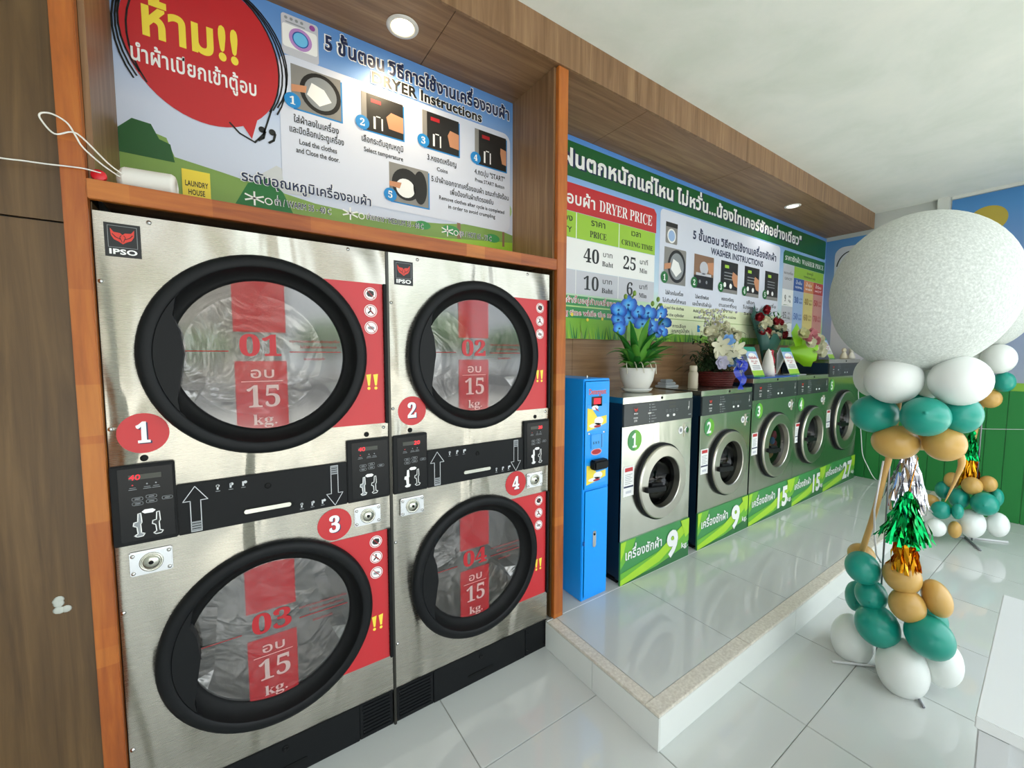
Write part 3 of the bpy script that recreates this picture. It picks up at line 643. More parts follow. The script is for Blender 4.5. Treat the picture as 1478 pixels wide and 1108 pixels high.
    q.poly([[(.0, .267), (.14*k, .267), (.10*k, .19), (.001, .10)]], SWG[2], 1); q.poly([[(.001, .262), (.05*k, .267), (.03*k, .2), (.001, .15)]], SWG[1], 2)
    q.poly([[(.001, .035), (.001, .075), (.22*k, .10), (.45*k, .13), (.30*k, .06)]], SWG[2], 3); q.poly([[(.001, .002), (.001, .035), (.34*k, .105), (W-.001, .266), (W-.001, .20), (.45*k, .05), (.2*k, .02)]], SWG[1], 4)
    q.poly([[(.18*k, .02), (.38*k, .05), (W-.001, .19), (W-.001, .11), (.5*k, .03)]], SWG[2], 5); q.poly([[(.001, .001), (.35*k, .028), (W-.001, .085), (W-.001, .001)]], SWG[3], 6)
    q.poly([[(.60*k, .267), (W-.002, .267), (W-.002, .16), (.66*k, .14)]], SWG[1], 7); q.done('swoosh_print')
    q.text('เครื่องซักผ้า', .035*k, .40*k, .150, .058, WHITE, 8, .02)
    w = .13 if len(kg) == 1 else .21
    q.text(kg, (.515-w/2)*k+.004, (.515+w/2)*k+.004, .052, .165, SWG[3], 8, .045); q.text(kg, (.515-w/2)*k, (.515+w/2)*k, .055, .165, WHITE, 9, .04); q.text('kg.', .61*k, .69*k, .075, .036, WHITE, 9, .02)
    q.done('capacity_lettering')
    return t
make_washer(2.168, .694, 1.285, .362, .735, .237, '1', '9', 'stainless washer number 1 beside the blue dispenser, orchid pot on top')
make_washer(2.972, .698, 1.285, .362, .737, .240, '2', '9', 'stainless washer number 2 with the flower basket on top')
make_washer(3.690, .786, 1.348, .405, .775, .272, '3', '15', 'stainless washer number 3 with pink laundry in its drum', False)
make_washer(4.480, .708, 1.348, .352, .782, .270, '4', '15', 'stainless washer number 4 with empty drum, beside the tallest washer')
make_washer(5.190, .880, 1.492, .455, .850, .312, '5', '27', 'tallest stainless washer, number 5, at the end of the row')
# laundry inside washer 3
b = MB()
for i in range(16):
    b.ell((4.135+random.uniform(0, .075), .045+random.uniform(-.008, .03),   .675+.0115*i+random.uniform(-.008, .008)), (random.uniform(.028, .045), .02, random.uniform(.025, .045)), mat('laundry_cloth', random.choice(['c82a68', 'd8607a', '4a5ac0', 'd6a070', 'a82050', '8090d0']), .9), 12, 8, Euler((random.random()*.4, random.random()*.6, 0)).to_matrix())
tag(b.build('laundry'), 'pink, blue and red laundry behind the glass of washer number 3', 'clothes')

# ------------------------------------------------------------------ blue vending dispenser
t = thing('detergent_dispenser', 'tall narrow bright blue detergent vending cabinet beside the orange post', 'vending machine', (1.865, .008, ZP)); W, H = .202, 1.252
MB().bbox((0, 0, 0), (W, .36, H), DBLUE, .004).build('cabinet', t)
up = MB().bbox((.006, -.006, .64), (W-.006, .0, H-.012), DBLUE, .003).build('upper_door', t); lo = MB().bbox((.014, -.006, .02), (W-.006, .0, .632), DBLUE, .003).build('lower_door', t)
b = MB(); plate(b, [rrect(.075, .30, .100, .395, .012, 6)], -.012, -.006, CHROME); hd = b.build('handle', lo); MB().lathe([(.007, -.012), (.006, -.015), (0, -.015)], BLK, (.0875, 0, .375), 'y', 12).build('keyhole', hd)
MB().bbox((.004, -.012, .325), (.014, -.005, .35), BLUD, .002).build('hinge', lo)
MB().lathe([(.006, 0), (.006, .012), (0, .016)], CHROME, (.12, .1, H), n=10).build('top_screw', t)
s = Sheet(up, (0, -.0064, 0))
s.text('Detergent', .03, .165, H-.085, .03, PINK, 2, .03); s.text('Detergent', .031, .166, H-.086, .03, REDD, 3, .0); s.done('sign_lettering')
s.rect(.052, H-.152, .135, H-.098, BLACKP, 1); s.done('readout_window'); s.rect(.07, H-.14, .122, H-.108, LED, 2); s.done('led_digits')
def soapart(z0, z1):
    h = z1-z0
    s.rect(.022, z0, .172, z1, DBL2, 1); s.poly([[(.022, z0), (.022, z1-h*.12), (.06, z1-h*.18), (.10, z0+h*.5), (.172, z0+h*.55), (.172, z0+h*.25), (.09, z0+h*.1)]], YEL, 2)
    s.poly([circ(.11, z0+h*.36, .036, 16, h*.16)], WHITE, 3); s.poly([circ(.085, z0+h*.2, .05, 16, h*.09)], WHITE, 3); s.poly([circ(.08, z1-h*.12, .026, 14, h*.09)], WHITE, 3)
    s.poly([[(.075, z1-h*.08), (.1, z1-h*.2), (.115, z1-h*.3), (.085, z1-h*.2)]], REDD, 4); s.poly([circ(.1, z0+h*.16, .028, 14, h*.05)], REDD, 4)
    s.done('soap_print')
soapart(.965, 1.11); soapart(.665, .79)
s.poly([circ(.095, .825+.02, .042, 20, .019)], PINK, 2); s.poly([circ(.095, .845, .036, 20, .014)], REDD, 3); s.done('oval_badge')
MB().bbox((.05, -.012, .862), (.148, -.004, .945), DBL2, .003).build('coin_plate', up)
s2 = Sheet(up, (0, -.0125, 0)); s2.text('5 5 5', .062, .112, .892, .012, NAVYP, 1, .02); s2.rect(.128, .866, .133, .942, BLUD, 1); s2.done('price_lettering')
MB().bbox((.045, -.05, .752), (.155, -.004, .805), BLK, .008).build('outlet_flap', up)
for xx in (.04, .155): MB().lathe([(.007, -.006), (.005, -.009), (0, -.009)], CHROME, (xx, 0, .95), 'y', 10).build('screw', up)

# ------------------------------------------------------------------ dryer instruction sign
def gradmat(name, z0, z1, stops):
    m = mat(name, 'ffffff', .45); v = coords(m); sx = nd(m, 'ShaderNodeSeparateXYZ'); lk(m, v, sx.inputs[0])
    mr = nd(m, 'ShaderNodeMapRange'); mr.inputs[1].default_value = z0; mr.inputs[2].default_value = z1; lk(m, sx.outputs[2], mr.inputs[0])
    lk(m, ramp(m, mr.outputs[0], stops), base(m)); return m
YA = .352
t = thing('dryer_instruction_sign', 'large printed sign with red speech bubble and dryer instruction photos above the dryers', 'sign', (0, YA, 2.004))
DZ = 2.004
bgm = gradmat('sky_gradient_print', 0, .9, [(0, 'c9cfe0'), (.45, 'cdd6ea'), (.7, '9db9e2'), (.88, '6a98d4'), (1, '5b8ccb')])
MB().box((.0125, 0, .001), (1.6315, .007, ZS-DZ-.001), bgm).build('board', t)
class Sg(Sheet):
    def at(s, u, v): p = bp(u, v, 1, s.O.y0); return (p.x, p.z)
s = Sheet(t, (0, -.0004, -DZ))
def XZ(u, v, y): p = bp(u, v, 1, y); return (p.x, p.z)
A = lambda u, v: XZ(u, v, YA)
# hills, trees
s.poly([[(.013, 2.006), (.013, 2.30), (.06, 2.33), (.10, 2.31), (.14, 2.30), (.16, 2.24), (.30, 2.22), (.42, 2.20), (.62, 2.17), (.9, 2.16), (1.2, 2.19), (1.45, 2.23), (1.63, 2.20), (1.63, 2.006)]], OLIVE, 1)
s.poly([[(.013, 2.30), (.05, 2.34), (.10, 2.335), (.12, 2.29), (.15, 2.28), (.16, 2.22), (.013, 2.22)]], GDK, 2)
s.poly([[(.33, 2.006), (.33, 2.10), (.38, 2.20), (.45, 2.235), (.50, 2.19), (.54, 2.10), (.58, 2.07), (.60, 2.006)]], GRN, 2)
s.poly([[(.42, 2.24), (.48, 2.29), (.54, 2.27), (.6, 2.22), (.6, 2.19), (.42, 2.19)]], WH2, 1.5)
s.poly([[(.55, 2.006), (.8, 2.10), (1.2, 2.12), (1.63, 2.16), (1.63, 2.006)]], LIME, 2)
for x, z, r in ((1.24, 2.34, .06), (1.33, 2.36, .07), (1.30, 2.30, .07), (1.58, 2.33, .045), (1.56, 2.27, .05)): s.circle(x, z, r, TREEG, 2.2, 16)
s.rect(1.285, 2.13, 1.305, 2.26, BRN, 2.1); s.rect(1.562, 2.13, 1.576, 2.26, BRN, 2.1)
for x, r in ((1.1, .04), (1.25, .05), (1.5, .045)): s.poly([circ(x, 2.165, r, 14, r*.5)], GRN2, 2.3)
s.done('landscape_print')
# speech bubble
s.circle(.268, 2.645, .236, RED, 3, 56, .262); s.poly([[(.34, 2.46), (.44, 2.52), (.40, 2.37)]], RED, 2.6); s.done('speech_bubble')
for dx, dz, rx, rz in ((0, 0, .245, .272), (.012, .01, .25, .262), (-.01, -.005, .243, .28), (.02, -.01, .238, .275)):
    s.line([(.268+dx+rx*math.cos(a), 2.645+dz+rz*math.sin(a)) for a in [math.radians(-32+i*8) for i in range(32)]], .0055, BLACKP, 4)
s.line([(.47, 2.5), (.44, 2.40), (.41, 2.36), (.36, 2.38), (.33, 2.41)], .006, BLACKP, 4)
for q in (.435, .47): s.poly([circ(q, 2.415, .012, 12)], BLACKP, 4); s.line([(q+.01, 2.41), (q+.004, 2.385), (q-.012, 2.372)], .008, BLACKP, 4)
s.done('bubble_outline')
s.text('ห้าม!!', .085, .375, 2.632, .115, YEL, 5, .035); s.done('warning_headline')
s.text('นำผ้าเปียกเข้าตู้อบ', .055, .425, 2.535, .052, WHITE, 5, .02); s.done('warning_line')
s.rect(*A(264, 282), *A(303, 251), YEL, 5); a = A(265, 262); b_ = A(302, 262)
s.text('LAUNDRY', a[0]+.004, b_[0]-.004, a[1]-.012, .019, BLACKP, 6, .02); s.text('HOUSE', a[0]+.012, b_[0]-.014, a[1]-.042, .019, BLACKP, 6, .02); s.done('yellow_bag_lettering')
# washer symbol
a = (.515, 2.735); s.poly([rrect(a[0], a[1], a[0]+.135, a[1]+.155, .012)], LGRY, 3); s.poly([rrect(a[0]+.003, a[1]+.03, a[0]+.13, a[1]+.118, .01)], WHITE, 4)
s.ring(.583, 2.808, .042, .012, mat('mauve_print', 'b98ac8', .4), 5); s.circle(.583, 2.808, .030, mat('sky_blue_print', '6fc0ea', .4), 5, 24); s.ring(.583, 2.808, .030, .004, BLUD, 6)
for i in range(4): s.circle(.532+i*.019, 2.875, .006, GREYP, 5, 10)
s.circle(.628, 2.872, .011, mat('violet_print', '9b4f9c', .4), 5, 14); s.rect(.53, 2.858, .60, 2.862, GREYP, 5); s.done('washer_symbol')
# rounded light panel
PAN = mat('pale_panel_print', 'd8dcea', .4); s.poly([rrect(.50, 2.21, 1.612, 2.735, .045)], PAN, 2.4); s.done('caption_panel')
s.text('5 ขั้นตอน วิธีการใช้งานเครื่องอบผ้า', .672, 1.612, 2.812, .056, WHITE, 3, .08); s.text('5 ขั้นตอน วิธีการใช้งานเครื่องอบผ้า', .674, 1.610, 2.812, .056, NAVYP, 4, .035)
s.text('DRYER Instructions', .862, 1.437, 2.748, .046, WHITE, 5, .08); s.text('DRYER Instructions', .864, 1.435, 2.748, .046, BLACKP, 6, .035); s.done('headline')
def photo(s, x0, z0, x1, z1, kind, n, bm, br=.03, backc=BLU):
    s.rect(x0+.006, z0-.006, x1+.006, z1-.006, backc, 3); w, h = x1-x0, z1-z0; cx, cz = (x0+x1)/2, (z0+z1)/2
    if kind == 'door':
        s.rect(x0, z0, x1, z1, PHG, 4); s.poly([circ(cx+w*.08, cz, w*.42, 28, h*.47)], PHD, 5); s.poly([circ(cx+w*.08, cz, w*.33, 28, h*.38)], GREYP, 6)
        s.poly([[(cx-w*.2, cz-h*.1), (cx+w*.05, cz-h*.3), (cx+w*.3, cz-h*.12), (cx+w*.15, cz+h*.12), (cx-w*.1, cz+h*.2)]], WHITE, 7); s.poly([[(x0, cz+h*.02), (x0+w*.3, cz+h*.08), (x0+w*.28, cz-h*.08), (x0, cz-h*.14)]], SKIN, 8)
    elif kind == 'open':
        s.rect(x0, z0, x1, z1, PHG, 4); s.poly([circ(cx-w*.08, cz, w*.36, 28, h*.42)], PHD, 5); s.poly([circ(cx-w*.1, cz-h*.1, w*.24, 20, h*.25)], WHITE, 6)
        s.poly([circ(cx+w*.28, cz, w*.18, 24, h*.45)], PHD, 6); s.poly([[(x0, cz), (x0+w*.3, cz+h*.02), (x0+w*.25, cz-h*.14), (x0, cz-h*.12)]], SKIN, 7)
    elif kind == 'soap':
        s.rect(x0, z0, x1, z1, BRN, 4); s.rect(x0, z0, x1, z0+h*.38, PHD, 5); s.rect(x0+w*.1, z0+h*.38, x1-w*.12, z0+h*.46, LGRY, 6); s.poly([circ(cx, cz+h*.12, w*.22, 16, h*.2)], LGRY, 6); s.poly([[(x1, cz+h*.35), (x1-w*.35, cz+h*.3), (x1-w*.25, cz), (x1, cz-h*.05)]], SKIN, 7)
        s.circle(x0+w*.3, z0+h*.2, w*.05, GREYP, 6, 10); s.circle(x0+w*.65, z0+h*.2, w*.05, GREYP, 6, 10)
    else:
        s.rect(x0, z0, x1, z1, PHD, 4); s.rect(x0+w*.22, z1-h*.22, x0+w*.46, z1-h*.12, REDD if kind != 'wash' else LIME, 5)
        if kind != 'wash':
            s.rect(x0, z0, x0+w*.12, z1, PHG, 5); s.line([(x0+w*.3, z0+h*.1), (x0+w*.3, z0+h*.4)], w*.05, WHITE, 5); s.line([(x0+w*.48, z0+h*.1), (x0+w*.48, z0+h*.4)], w*.035, WHITE, 5); s.rect(x0+w*.34, z0+h*.42, x0+w*.44, z0+h*.45, WHITE, 5)
            dx = {'panel2': 0, 'panel3': .1, 'panel4': .22}[kind]
            s.poly([[(x1, z0+h*.18), (x1, z0+h*.62), (x1-w*(.30-dx*.5), z0+h*.66), (x1-w*(.42-dx), z0+h*.5), (x1-w*(.36-dx), z0+h*.2)]], SKIN, 6)
        else:
            for q in range(3): s.rect(x0+w*.2, z0+h*(.42+q*.1), x0+w*.75, z0+h*(.45+q*.1), GREYP, 5)
            s.rect(x0, z0, x1, z0+h*.1, PHG, 5); s.circle(x0+w*.25, z0+h*.24, w*.08, WHITE, 5, 12); s.circle(x0+w*.6, z0+h*.22, w*.08, WHITE, 5, 12)
            if n in '34': s.poly([[(x1, z0+h*.2), (x1, z0+h*.6), (x1-w*.3, z0+h*.7), (x1-w*.35, z0+h*.5), (x1-w*.2, z0+h*.25)]], SKIN, 6)
    ph = s.done('step_photo')
    q = Sheet(ph, tuple(s.O)); r = br; q.poly([circ(x0+r*.1, z0+r*.85, r, 24, r*1.0)], bm, 9); q.text(serif(n), x0+r*.1-r*.38, x0+r*.1+r*.38, z0+r*.35, r*1.0, WHITE, 10, .01); q.done('step_badge')
for x0, z0, x1, z1, k, n in ((.543, 2.536, .733, 2.706, 'door', '1'), (.818, 2.536, 1.008, 2.695, 'panel2', '2'), (1.103, 2.539, 1.298, 2.708, 'panel3', '3'), (1.391, 2.533, 1.586, 2.708, 'panel4', '4'), (.937, 2.25, 1.13, 2.424, 'open', '5')): photo(s, x0, z0, x1, z1, k, n, BLU)
for tx, x0, x1, z, h in (('ใส่ผ้าลงในเครื่อง', .548, .722, 2.480, .026), ('และปิดล็อกประตูเครื่อง', .530, .742, 2.438, .026), ('Load the clothes', .565, .712, 2.397, .021), ('and Close the door.', .553, .722, 2.362, .021),
    ('เลือกระดับอุณหภูมิ', .815, 1.008, 2.482, .026), ('Select temperature', .825, 1.005, 2.440, .020), ('3.หยอดเหรียญ', 1.125, 1.285, 2.482, .026), ('Coins', 1.175, 1.235, 2.440, .019),
    ('4.กดปุ่ม "START"', 1.388, 1.578, 2.478, .026), ('Press START Button', 1.39, 1.575, 2.440, .018), ('5.นำผ้าออกจากเครื่องอบผ้า ขณะกำลังร้อน', 1.145, 1.605, 2.385, .025), ('เพื่อป้องกันผ้าเกิดรอยยับ', 1.245, 1.505, 2.342, .024),
    ('Remove clothes after cycle is completed', 1.185, 1.575, 2.306, .019), ('in order to avoid crumpling', 1.235, 1.515, 2.272, .019)):
    s.text(tx, x0, x1, z, h, BLACKP, 5, .014)
s.done('captions')
s.text('ระดับอุณหภูมิเครื่องอบผ้า', .357, .857, 2.205, .038, WHITE, 5, .05); s.text('ระดับอุณหภูมิเครื่องอบผ้า', .359, .855, 2.205, .038, NAVYP, 6, .02); s.done('temperature_headline')
for tx, x0, x1, z in (('ต่ำ / WARM 35 - 40 C', .47, .68, 2.135), ('ปานกลาง / MEDIUM 55 - 60 C', .83, 1.10, 2.145), ('สูง / HOT 65 - 75 C', 1.30, 1.49, 2.148)):
    s.text(tx, x0-.002, x1+.002, z, .025, WHITE, 5, .05); s.text(tx, x0, x1, z, .025, NAVYP, 6, .01)
    a = x0-.07; s.line([(a-.03, z+.022), (a+.03, z-.0)], .006, WHITE, 5); s.line([(a+.03, z+.022), (a-.03, z)], .006, WHITE, 5); s.line([(a, z+.035), (a, z-.015)], .006, WHITE, 5); s.ring(a+.048, z+.008, .014, .004, WHITE, 5, 14)
s.done('temperature_lettering')

# ------------------------------------------------------------------ washer price sign
YW = .412
t = thing('washer_price_sign', 'long green and blue printed sign with price tables above the washers', 'sign', (1.705, YW, 1.64)); DX, DZ = 1.705, 1.64
bg2 = gradmat('pale_blue_gradient_print', 0, 1.28, [(0, '9fcf5a'), (.16, 'b7d98a'), (.3, 'c6dbe8'), (.6, 'a7c6ea'), (.9, '6fa0dc'), (1, '4c86cf')])
MB().box((.03, 0, 0), (6.185-DX, .016, 2.909-DZ), bg2).build('board', t)
s = Sheet(t, (-DX, -.0004, -DZ)); B = lambda u, v: XZ(u, v, YW)
GH = mat('header_green_print', '155c2c', .4)
s.poly([rrect(1.74, 2.66, 6.165, 2.875, .03)], GH, 1); s.done('header_band')
s.text('ฝนตกหนักแค่ไหน ไม่หวั่น...น้องไทเกอร์ซักอย่างเดียว"', 2.06, 5.52, 2.722, .095, NAVYP, 2, .05); s.text('ฝนตกหนักแค่ไหน ไม่หวั่น...น้องไทเกอร์ซักอย่างเดียว"', 2.04, 5.50, 2.728, .095, WHITE, 3, .035); s.done('headline')
# grass
s.poly([[(1.74, 1.641), (1.74, 1.80), (2.4, 1.81), (3.0, 1.78), (4.2, 1.74), (5.2, 1.73), (6.18, 1.75), (6.18, 1.641)]], mat('grass_print', '7db63c', .45), 1)
for i in range(220):
    x = 1.76+i*.0201+random.uniform(-.008, .008); h = random.uniform(.03, .10); d = random.uniform(-.03, .03)
    s.poly([[(x-.006, 1.641), (x+.006, 1.641), (x+d, 1.66+h)]], random.choice((GRN2, OLIVE, LIME, GRN)), 6)
for x in (2.14, 2.28, 2.42, 2.55): s.circle(x, 1.76+random.uniform(-.02, .05), .012, YEL, 6, 8)
s.done('grass_print', kind='stuff')
# dryer price table
s.poly([[(1.74, 2.449), (2.985, 2.449), (2.985, 2.59), (2.955, 2.622), (1.74, 2.622)]], RED, 1); s.text('ราคาอบผ้า', 1.86, 2.345, 2.495, .072, WHITE, 2, .02); s.text(serif('DRYER PRICE'), 2.375, 2.935, 2.493, .075, WHITE, 2, .0); s.done('dryer_table_header')
s.rect(1.74, 2.285, 2.975, 2.447, LIME, 1); s.rect(1.74, 2.085, 2.975, 2.283, WHITE, 1); s.rect(1.74, 1.93, 2.975, 2.083, LGRY, 1)
for x in (2.17, 2.575): s.rect(x-.003, 1.93, x+.003, 2.447, WHITE, 2)
s.done('dryer_table_cells')
s.text('เครื่อง', 1.95, 2.14, 2.385, .04, BLACKP, 3, .01); s.text('CAPACITY', 1.86, 2.13, 2.315, .035, BLACKP, 3, .01)
s.text('ราคา', 2.30, 2.44, 2.388, .042, BLACKP, 3, .01); s.text(serif('PRICE'), 2.29, 2.45, 2.312, .042, BLACKP, 3); s.text('เวลา', 2.70, 2.81, 2.388, .04, BLACKP, 3, .01); s.text(serif('CRYING TIME'), 2.60, 2.95, 2.312, .036, BLACKP, 3)
for z, a, c in ((2.145, '40', '25'), (1.965, '10', '6')):
    s.text(serif(a), 2.235, 2.385, z, .09, BLACKP, 3); s.text('บาท', 2.415, 2.515, z+.055, .034, BLACKP, 3, .005); s.text(serif('Baht'), 2.41, 2.52, z-.008, .034, BLACKP, 3)
    s.text(serif(c), 2.62 if len(c) > 1 else 2.66, 2.765 if len(c) > 1 else 2.735, z, .09, BLACKP, 3); s.text('นาที', 2.80, 2.90, z+.055, .034, BLACKP, 3, .005); s.text(serif('Min'), 2.80, 2.89, z-.008, .034, BLACKP, 3)
s.done('dryer_table_lettering')
s.rect(1.74, 1.855, 2.72, 1.918, GRN2, 3); s.rect(1.74, 1.775, 2.72, 1.845, GRN2, 3)
s.text('ราคาอบผ้าขึ้นอยู่กับเครื่องอบผ้า', 1.9, 2.66, 1.872, .034, WHITE, 4, .05); s.text('ราคาอบผ้าขึ้นอยู่กับเครื่องอบผ้า', 1.9, 2.66, 1.872, .034, REDD, 5, .0)
s.text('Drying time while the machine', 1.95, 2.66, 1.793, .036, WHITE, 4, .06); s.text('Drying time while the machine', 1.95, 2.66, 1.793, .036, REDD, 5, .0); s.done('note_lettering')
# washer instructions
s.poly([rrect(3.03, 1.70, 5.01, 2.645, .04)], PAN, 2); s.rect(3.05, 1.70, 5.0, 1.935, CREAM, 2.5); s.rect(3.10, 1.818, 4.5, 1.823, OLIVE, 3); s.done('instruction_panel')
s.text('5 ขั้นตอน วิธีการใช้งานเครื่องซักผ้า', 3.46, 4.935, 2.487, .064, NAVYP, 3, .035); s.text('WASHER INSTRUCTIONS', 3.735, 4.66, 2.400, .052, NAVYP, 3, .035); s.done('headline')
s.poly([rrect(3.10, 2.40, 3.25, 2.56, .012)], PHG, 3); s.rect(3.10, 2.525, 3.25, 2.56, PHD, 4); s.circle(3.175, 2.46, .055, WHITE, 4, 20); s.circle(3.175, 2.46, .042, PBLU, 5, 20); s.done('washer_symbol')
for x0, x1, k, n in ((3.09, 3.37, 'door', '1'), (3.49, 3.78, 'soap', '2'), (3.90, 4.185, 'wash', '3'), (4.31, 4.59, 'wash', '4'), (4.71, 4.99, 'wash', '5')):
    photo(s, x0, 2.097, x1, 2.37, k, n, GRN, .045, GREYP)
for (u, v, w, h, tx) in ((973, 422, 26, .028, 'ใส่ผ้าลงในเครื่อง'), (973, 433, 34, .028, 'ไม่เกินถังที่กำหนด'), (973, 443, 28, .024, 'Load the clothes'), (972, 453, 30, .024, 'into the cylinder'),
    (1013, 428, 20, .028, 'ใส่ผงซักฟอก'), (1013, 438, 28, .028, 'และน้ำยาปรับผ้านุ่ม'), (1013, 448, 26, .024, 'Add detergent'), (1013, 457, 24, .024, 'and softener'),
    (1050, 431, 18, .028, 'หยอดเหรียญ'), (1050, 440, 26, .028, 'ตามราคาที่ระบุ'), (1049, 448, 16, .026, 'ใช้งาน'), (1049, 456, 26, .024, 'Insert coins'), (1083, 436, 12, .028, 'เลือก'), (1083, 443, 22, .028, 'โปรแกรม'), (1083, 452, 20, .024, 'Select'),
    (1112, 441, 16, .028, 'กดเริ่ม'), (980, 470, 20, .024, 'การเลือก'), (982, 477, 26, .024, 'อุณหภูมิน้ำซัก')):
    a = B(u-w/2, v); c = B(u+w/2, v); s.text(tx, a[0], c[0], a[1]-.012, h, BLACKP, 3, .022)
a = B(1008, 474); s.poly([[(a[0]-.02, a[1]-.03), (a[0]+.02, a[1]-.03), (a[0]+.02, a[1]+.02), (a[0]-.02, a[1]+.03)]], BLU, 3)
s.done('captions')
# washer price table
X = [5.10, 5.36, 5.62, 5.88, 6.15]
s.poly([[(5.09, 2.495), (6.165, 2.495), (6.165, 2.63), (5.12, 2.63), (5.09, 2.60)]], GRN, 1); s.text('ราคาซักผ้า', 5.13, 5.50, 2.535, .052, WHITE, 2, .015); s.text(serif('WASHER PRICE'), 5.54, 6.13, 2.535, .052, WHITE, 2); s.done('washer_table_header')
s.rect(X[0], 2.235, X[1], 2.493, LGRY, 1); s.rect(X[1], 2.372, X[4], 2.493, LIME, 1)
for i, (c, c2) in enumerate(((BLUD, PBLU), (mat('orange_print', 'd88a55', .4), PYEL), (mat('brick_red_print', 'c4453c', .4), PRED))):
    s.rect(X[i+1], 2.235, X[i+2], 2.37, c, 1); s.rect(X[i+1], 1.70, X[i+2], 2.233, c2, 1)
for z0, z1, c in ((2.057, 2.233, WHITE), (1.88, 2.055, LGRY), (1.70, 1.878, WHITE)): s.rect(X[0], z0, X[1], z1, c, 1)
s.done('washer_table_cells')
s.text('ขนาดเครื่อง', 5.12, 5.34, 2.39, .026, BLACKP, 2); s.text('CAPACITY', 5.14, 5.32, 2.33, .026, BLACKP, 2); s.text('อุณหภูมิ', 5.68, 5.85, 2.44, .028, BLACKP, 2); s.text('TEMPERATURE', 5.6, 5.92, 2.395, .022, BLACKP, 2)
for i, (a, c) in enumerate((('น้ำเย็น', 'NORMAL'), ('น้ำอุ่น', 'WARM'), ('น้ำร้อน', 'HOT'))): s.text(a, X[i+1]+.05, X[i+2]-.05, 2.31, .03, WHITE, 2, .01); s.text(c, X[i+1]+.04, X[i+2]-.04, 2.265, .022, WHITE, 2, .01)
for r, (kg, v) in enumerate((('9', ('30', '40', '50')), ('15', ('50', '60', '70')), ('27', ('70', '80', '90')))):
    z = 2.105-r*.178; s.text(serif(kg), 5.13+(.025 if r == 0 else 0), 5.215-(.025 if r == 0 else 0), z, .065, BLACKP, 3); s.text('กก.', 5.25, 5.31, z+.045, .026, BLACKP, 3); s.text('Kg.', 5.25, 5.31, z, .026, BLACKP, 3)
    for i, q in enumerate(v):
        m = (BLUD, mat('ochre_print', '8a6a2a', .4) if i == 1 else BLUD, REDD)[i]; s.text(serif(q), X[i+1]+.03, X[i+1]+.135, z, .065, m, 3); s.text('บาท', X[i+1]+.155, X[i+1]+.235, z+.04, .024, m, 3); s.text('Baht', X[i+1]+.155, X[i+1]+.235, z, .024, m, 3)
s.done('washer_table_lettering')

# ------------------------------------------------------------------ string spool, red cap, loose string
THR = mat('white_string', 'e8e6e0', .7); b = MB(); R_ = .036
vs = [(R_*.55, 0), (R_*.6, .002), (R_*.95, .012)]+[(R_+.0012*(i % 2), .016+i*.0022) for i in range(50)]+[(R_*.9, .132), (R_*.35, .136), (R_*.33, .128), (0, .128)]
M = Matrix.Translation((.050, .068, 2.0395)) @ Matrix.Rotation(PI/2, 4, 'Y') @ Matrix.Rotation(.12, 4, 'X')
b.lathe([(0, 0)]+vs, THR, n=32); b.v = [tuple(M @ Vector(p)) for p in b.v]; tag(b.build('string_spool'), 'fat white spool of string lying on the orange shelf beam', 'spool')
b = MB(); b.lathe([(0, .006), (.015, .006), (.0165, .003), (.0165, -.004), (.014, -.006), (0, -.006)], mat('red_plastic_cap', 'd0202c', .3), n=28)
M = Matrix.Translation((.020, .006, 2.0212)) @ Matrix.Rotation(1.35, 4, 'X') @ Matrix.Rotation(.0, 4, 'Y'); b.v = [tuple(M @ Vector(p)) for p in b.v]
tag(b.build('red_plastic_disc'), 'round red plastic cap in front of the string spool', 'disc')
def smooth_path(P, n=6):
    P = [Vector(p) for p in P]; out = []
    for i in range(len(P)-1):
        p0, p1, p2, p3 = P[max(i-1, 0)], P[i], P[i+1], P[min(i+2, len(P)-1)]
        for k in range(n):
            t = k/n; out.append(.5*((2*p1)+(p2-p0)*t+(2*p0-5*p1+4*p2-p3)*t*t+(3*p1-p0-3*p2+p3)*t**3))
    return out+[P[-1]]
pts = [(-1.28, -.03, 2.07), (-.9, -.03, 2.035), (-.25, -.03, 2.012), (-.1, -.027, 2.016), (-.03, -.027, 2.0215), (.0, -.024, 2.024), (.03, .01, 2.03)]
tag(MB().tube(smooth_path(pts), .0018, THR, 6).build('taut_string'), 'thin white string stretched leftward from the shelf beam', 'string')
pts = [(.065, .03, 2.045), (.04, .01, 2.060), (.0, -.03, 2.10), (-.02, -.034, 2.108), (-.05, -.036, 2.094), (-.072, -.036, 2.122), (-.072, -.036, 2.137), (-.052, -.036, 2.142), (-.026, -.036, 2.128), (-.012, -.034, 2.10), (.0, -.03, 2.075), (.03, .0, 2.05), (.06, .03, 2.035)]
tag(MB().tube(smooth_path(pts), .0021, THR, 6).build('string_loop'), 'loose white string loop hanging over the left orange post', 'string')

b = MB()
for i in range(7): b.ell((-.108+random.uniform(-.012, .012), -.001, .845+random.uniform(-.016, .016)), (.011, .003, .010), mat('white_filler', 'b9bcb4', .7) if i == 0 else b.mats[0], 8, 6)
tag(b.build('wall_filler_patch'), 'small whitish filler blob on the brown cladding left of the post', 'patch')

